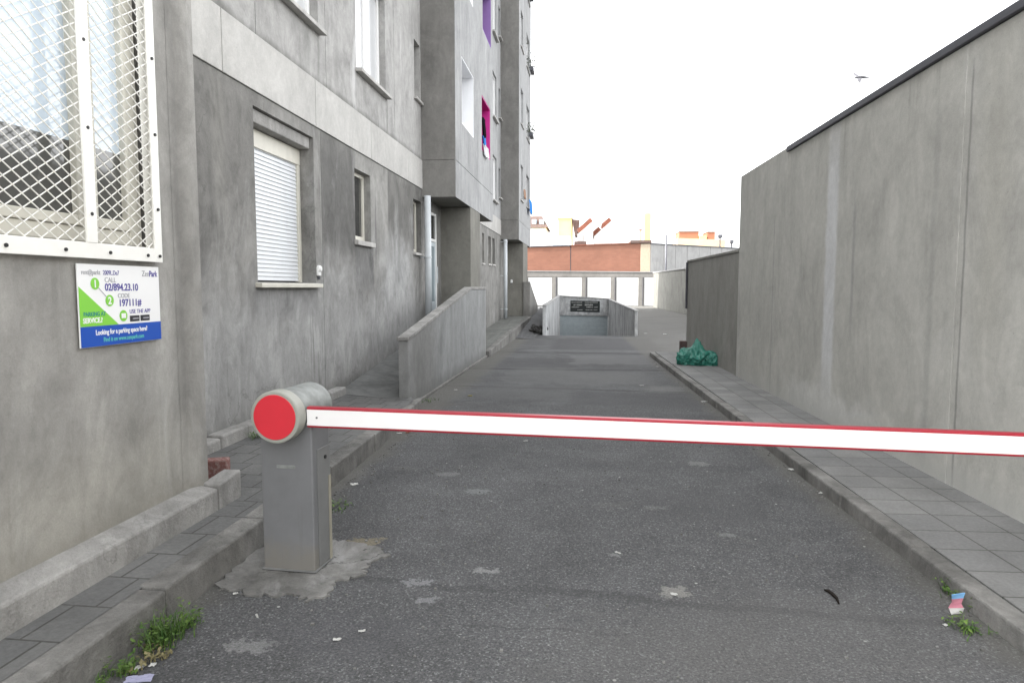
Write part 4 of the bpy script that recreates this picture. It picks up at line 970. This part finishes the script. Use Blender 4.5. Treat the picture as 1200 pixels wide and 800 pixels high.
# brown-roofed house
a, b, c_ = ray(606,255,100), ray(642,264,100), ray(636,255,100); e_ = ray(642,266.5,100)
h1 = empty('tile_roof_house', (a.x, 102, 0), 'white house with brown tiled hip roof and skylights beside the edge of the flats', 'house')
MB().box(a.x-4, b.x-.3, 100.3, 108, 0, e_.z-.02).build('wall', M['white_wall'], h1)
m = MB(); zb = e_.z; zt = ray(620,253.5,101.2).z
m.face([(a.x-4.4,99.9,zb),(b.x,99.9,zb),(c_.x-.2,101.2,zt),(a.x-4.4,101.2,zt)]); m.face([(b.x,99.9,zb),(b.x,108.4,zb),(c_.x-.2,106,zt),(c_.x-.2,101.2,zt)]); m.face([(a.x-4.4,108.4,zb),(a.x-4.4,106,zt),(c_.x-.2,106,zt),(b.x,108.4,zb)]); m.face([(a.x-4.4,101.2,zt),(c_.x-.2,101.2,zt),(c_.x-.2,106,zt),(a.x-4.4,106,zt)])
m.face([(a.x-4.4,99.9,zb),(a.x-4.4,108.4,zb),(b.x,108.4,zb),(b.x,99.9,zb)])
rf = m.build('roof', M['roof_brown'], h1)
for px in (626, 635):
    q = ray(px, 260, 100.3); MB().box(q.x-.32, q.x+.32, 100.2, 100.8, q.z-.35, q.z+.35).build('skylight', M['blue_glass'], rf, .03)
# white shed directly behind the brick building
h2 = empty('white_shed', (-3, 80, 0), 'blown-out white flat-roofed shed just above the brick building', 'shed')
hbox('wall', h2, M['white_wall'], 600, 668, 277, 84, 7); hbox('glazing', h2, M['blue_glass'], 648, 659, 279, 83.9, .08, 5.0)
# yellow house
h3 = empty('yellow_house', (-1, 96, 0), 'pale yellow block with one dark shaded flank among the far roofs', 'house')
a, b = ray(654,256,96), ray(670,256,96); c_ = ray(679,257,96)
MB().box(a.x, b.x, 96, 103, 0, a.z).build('wall', M['yellow_wall'], h3)
m = MB(); q1, q2, q3 = ray(670.2,257,96.2), ray(679,257.5,96.2), ray(676,276,96.2); m.prism([tuple(q1),tuple(q2),tuple(q3),(ray(673.5,276,96.2).x,96.2,q3.z)], (0,4,0)); m.build('shaded_flank', M['roof_brown'], h3)  # shade on the flank painted as a dark brown slab
MB().box(a.x-.15, b.x+.1, 95.9, 103.1, a.z+.002, a.z+.2).build('roof_edge', M['ware'], h3)
# white gable with red raking copings
def gable(Y, wl, wr, ridge, eave, label, name):
    A_, B_, C_ = ray(*wl, Y), ray(*wr, Y), None
    o = empty(name, (A_.x, Y, 0), label, 'house', 'white gabled houses beyond the garages')
    MB().prism([(A_.x,Y,0),(B_.x,Y,0),(B_.x,Y,B_.z),(A_.x,Y,A_.z)], (0,6,0)).build('wall', M['white_wall'], o)
    d = (B_-A_); n_ = Vector((-d.z,0,d.x)).normalized()*.6
    m = MB()
    for (t0, t1) in ridge:
        p0, p1 = A_+d*t0, A_+d*t1; m.prism([tuple(p0+n_*.02),tuple(p1+n_*.02),tuple(p1+n_),tuple(p0+n_)], (0,6.3,0))
    m.build('tile_coping', M['roof_red'], o)
gable(92, (678,274), (695,259), [(.1,1.0)], 0, 'white gable with a narrow red tiled rake beside the yellow block', 'gable_house')
gable(94, (696,277), (717,258.5), [(.0,.42),(.58,1.0)], 0, 'white gable with a broken red tiled rake right of the other gable', 'gable_house')
# slim pale yellow tower
h5 = empty('slim_tower', (8, 110, 0), 'slim pale yellow chimney tower above the right end of the brick building', 'tower')
a, b = ray(755.5,250,110), ray(763,250,110); MB().box(a.x, b.x, 110, 111.2, 0, a.z).build('shaft', M['yellow_wall'], h5, .03)
MB().box(a.x+.2, b.x-.2, 110.2, 111, a.z+.002, a.z+.5).build('cap', M['ware'], h5)
h7 = empty('chimney_stack', (6, 104, 0), 'small pale orange chimney stack left of the slim yellow tower', 'chimney')
a, b = ray(749.5,270,104), ray(752,270,104); MB().box(a.x, b.x, 104, 104.6, 0, a.z).build('shaft', M['cream_wall'], h7, .02)
MB().box(a.x-.05, b.x+.05, 103.95, 104.65, a.z+.002, a.z+.15).build('cap', M['roof_red'], h7)
# cream terrace with orange brick parapets
h6 = empty('cream_terrace', (18, 120, 0), 'cream house with orange brick upper storey above the pale shed wall', 'house')
a, b = ray(794,279,120), ray(850,281,120); MB().prism([(a.x,120,0),(b.x,120,0),(b.x,120,b.z),(a.x,120,a.z)], (0,8,0)).build('wall', M['cream_wall'], h6)
for (p0, p1, y_) in ((796,819,271.5), (829,838,272)):
    q, w_ = ray(p0,y_,121), ray(p1,y_,121); o = MB().box(q.x, w_.x, 121, 126, a.z-1, q.z).build('upper_storey', M['orange_wall'], h6)
    MB().box(q.x-.1, w_.x+.1, 120.9, 126.1, q.z+.002, q.z+.2).build('roof_edge', M['ware'], o)
q, w_ = ray(820,276,120.5), ray(828,276,120.5); MB().box(q.x, w_.x, 120.5, 124, a.z-1, q.z).build('link_bay', M['yellow_wall'], h6)
for (px, py, wpx) in ((842,276.5,5), (856,283,4)):
    q = ray(px, py, 118); o = empty('roof_vent', (q.x, 118, 0), 'small dark roof vent %s the cream house' % ('beside the top of' if px < 850 else 'low and right of'), 'vent', 'dark vents on the far roofs')
    q2 = ray(px+wpx, py, 118); MB().box(q.x, q2.x, 118, 119, q.z-.3, q.z+.25).build('hood', M['zinc'], o, .05)
    MB().tube([((q.x+q2.x)/2,118.5,0),((q.x+q2.x)/2,118.5,q.z-.29)], .12, 8).build('stack', M['zinc'], o)

# ------------------------------------------------------------------ bird in the sky
bp = ray(1008, 91, 30)
m = MB(); sc = .42
body = [(0,-.55,0),(0,-.3,.02),(0,.1,.03),(0,.5,.0),(0,.9,-.02)]
m.tube([bp+Vector((p[1]*sc*1.0,0,p[2]*sc)) for p in body], [.03*sc*2,.14*sc,.17*sc,.10*sc,.05*sc], 10)
bd_ = m.build('bird', M['bird'], None, 0, True); tag(bd_, 'small dark bird flying in the white sky above the right wall', 'bird')
for s_ in (1, -1):
    m = MB(); z1_ = .75 if s_ > 0 else -.8
    m.prism([tuple(bp+Vector((-.25*sc,.02*s_,0))), tuple(bp+Vector((.2*sc,.02*s_,0))), tuple(bp+Vector((-.12*sc,.25*s_,z1_*sc*.7))), tuple(bp+Vector((-.32*sc,.4*s_,z1_*sc*1.15))), tuple(bp+Vector((-.42*sc,.25*s_,z1_*sc*.6)))], (0,.012,.004))
    o = m.build('wing', M['bird']); o.parent = bd_

# ------------------------------------------------------------------ light, sky, camera
EL, AZX, AZY = R(44), -1.0, -.22           # towards the sun
sd = Vector((AZX, AZY, 0)).normalized()*math.cos(EL); sd.z = math.sin(EL)
la = bpy.data.lights.new('sun', 'SUN'); la.energy = 2.0; la.angle = R(.55); la.color = (1,.955,.88)
lo = bpy.data.objects.new('sun', la); COL.objects.link(lo); lo.rotation_euler = sd.to_track_quat('Z','Y').to_euler()
wd = bpy.data.worlds.new('World'); S.world = wd; wd.use_nodes = True; nt = wd.node_tree; nt.nodes.clear()
ow = nt.nodes.new('ShaderNodeOutputWorld'); bg = nt.nodes.new('ShaderNodeBackground'); sk = nt.nodes.new('ShaderNodeTexSky'); hs = nt.nodes.new('ShaderNodeHueSaturation')
sk.sky_type = 'NISHITA'; sk.sun_disc = False; sk.sun_elevation = EL; sk.sun_rotation = math.atan2(AZX, AZY); sk.dust_density = 3.0; sk.air_density = 1.0; sk.ozone_density = 1.0
hs.inputs['Saturation'].default_value = .06
nt.links.new(sk.outputs[0], hs.inputs['Color']); nt.links.new(hs.outputs[0], bg.inputs[0]); nt.links.new(bg.outputs[0], ow.inputs[0]); bg.inputs[1].default_value = .15

cm = bpy.data.cameras.new('camera'); cm.sensor_fit = 'HORIZONTAL'; cm.sensor_width = 36; cm.lens = 36*FOC/1200; cm.clip_start = .05; cm.clip_end = 6000
co = bpy.data.objects.new('camera', cm); COL.objects.link(co); co.location = (0,0,1.6); co.rotation_euler = (R(90)-PIT, 0, PSI); S.camera = co
S.view_settings.view_transform = 'Standard'; S.view_settings.look = 'None'; S.view_settings.gamma = 1; S.view_settings.exposure = 2.6
S.cycles.max_bounces = 8; S.cycles.diffuse_bounces = 5
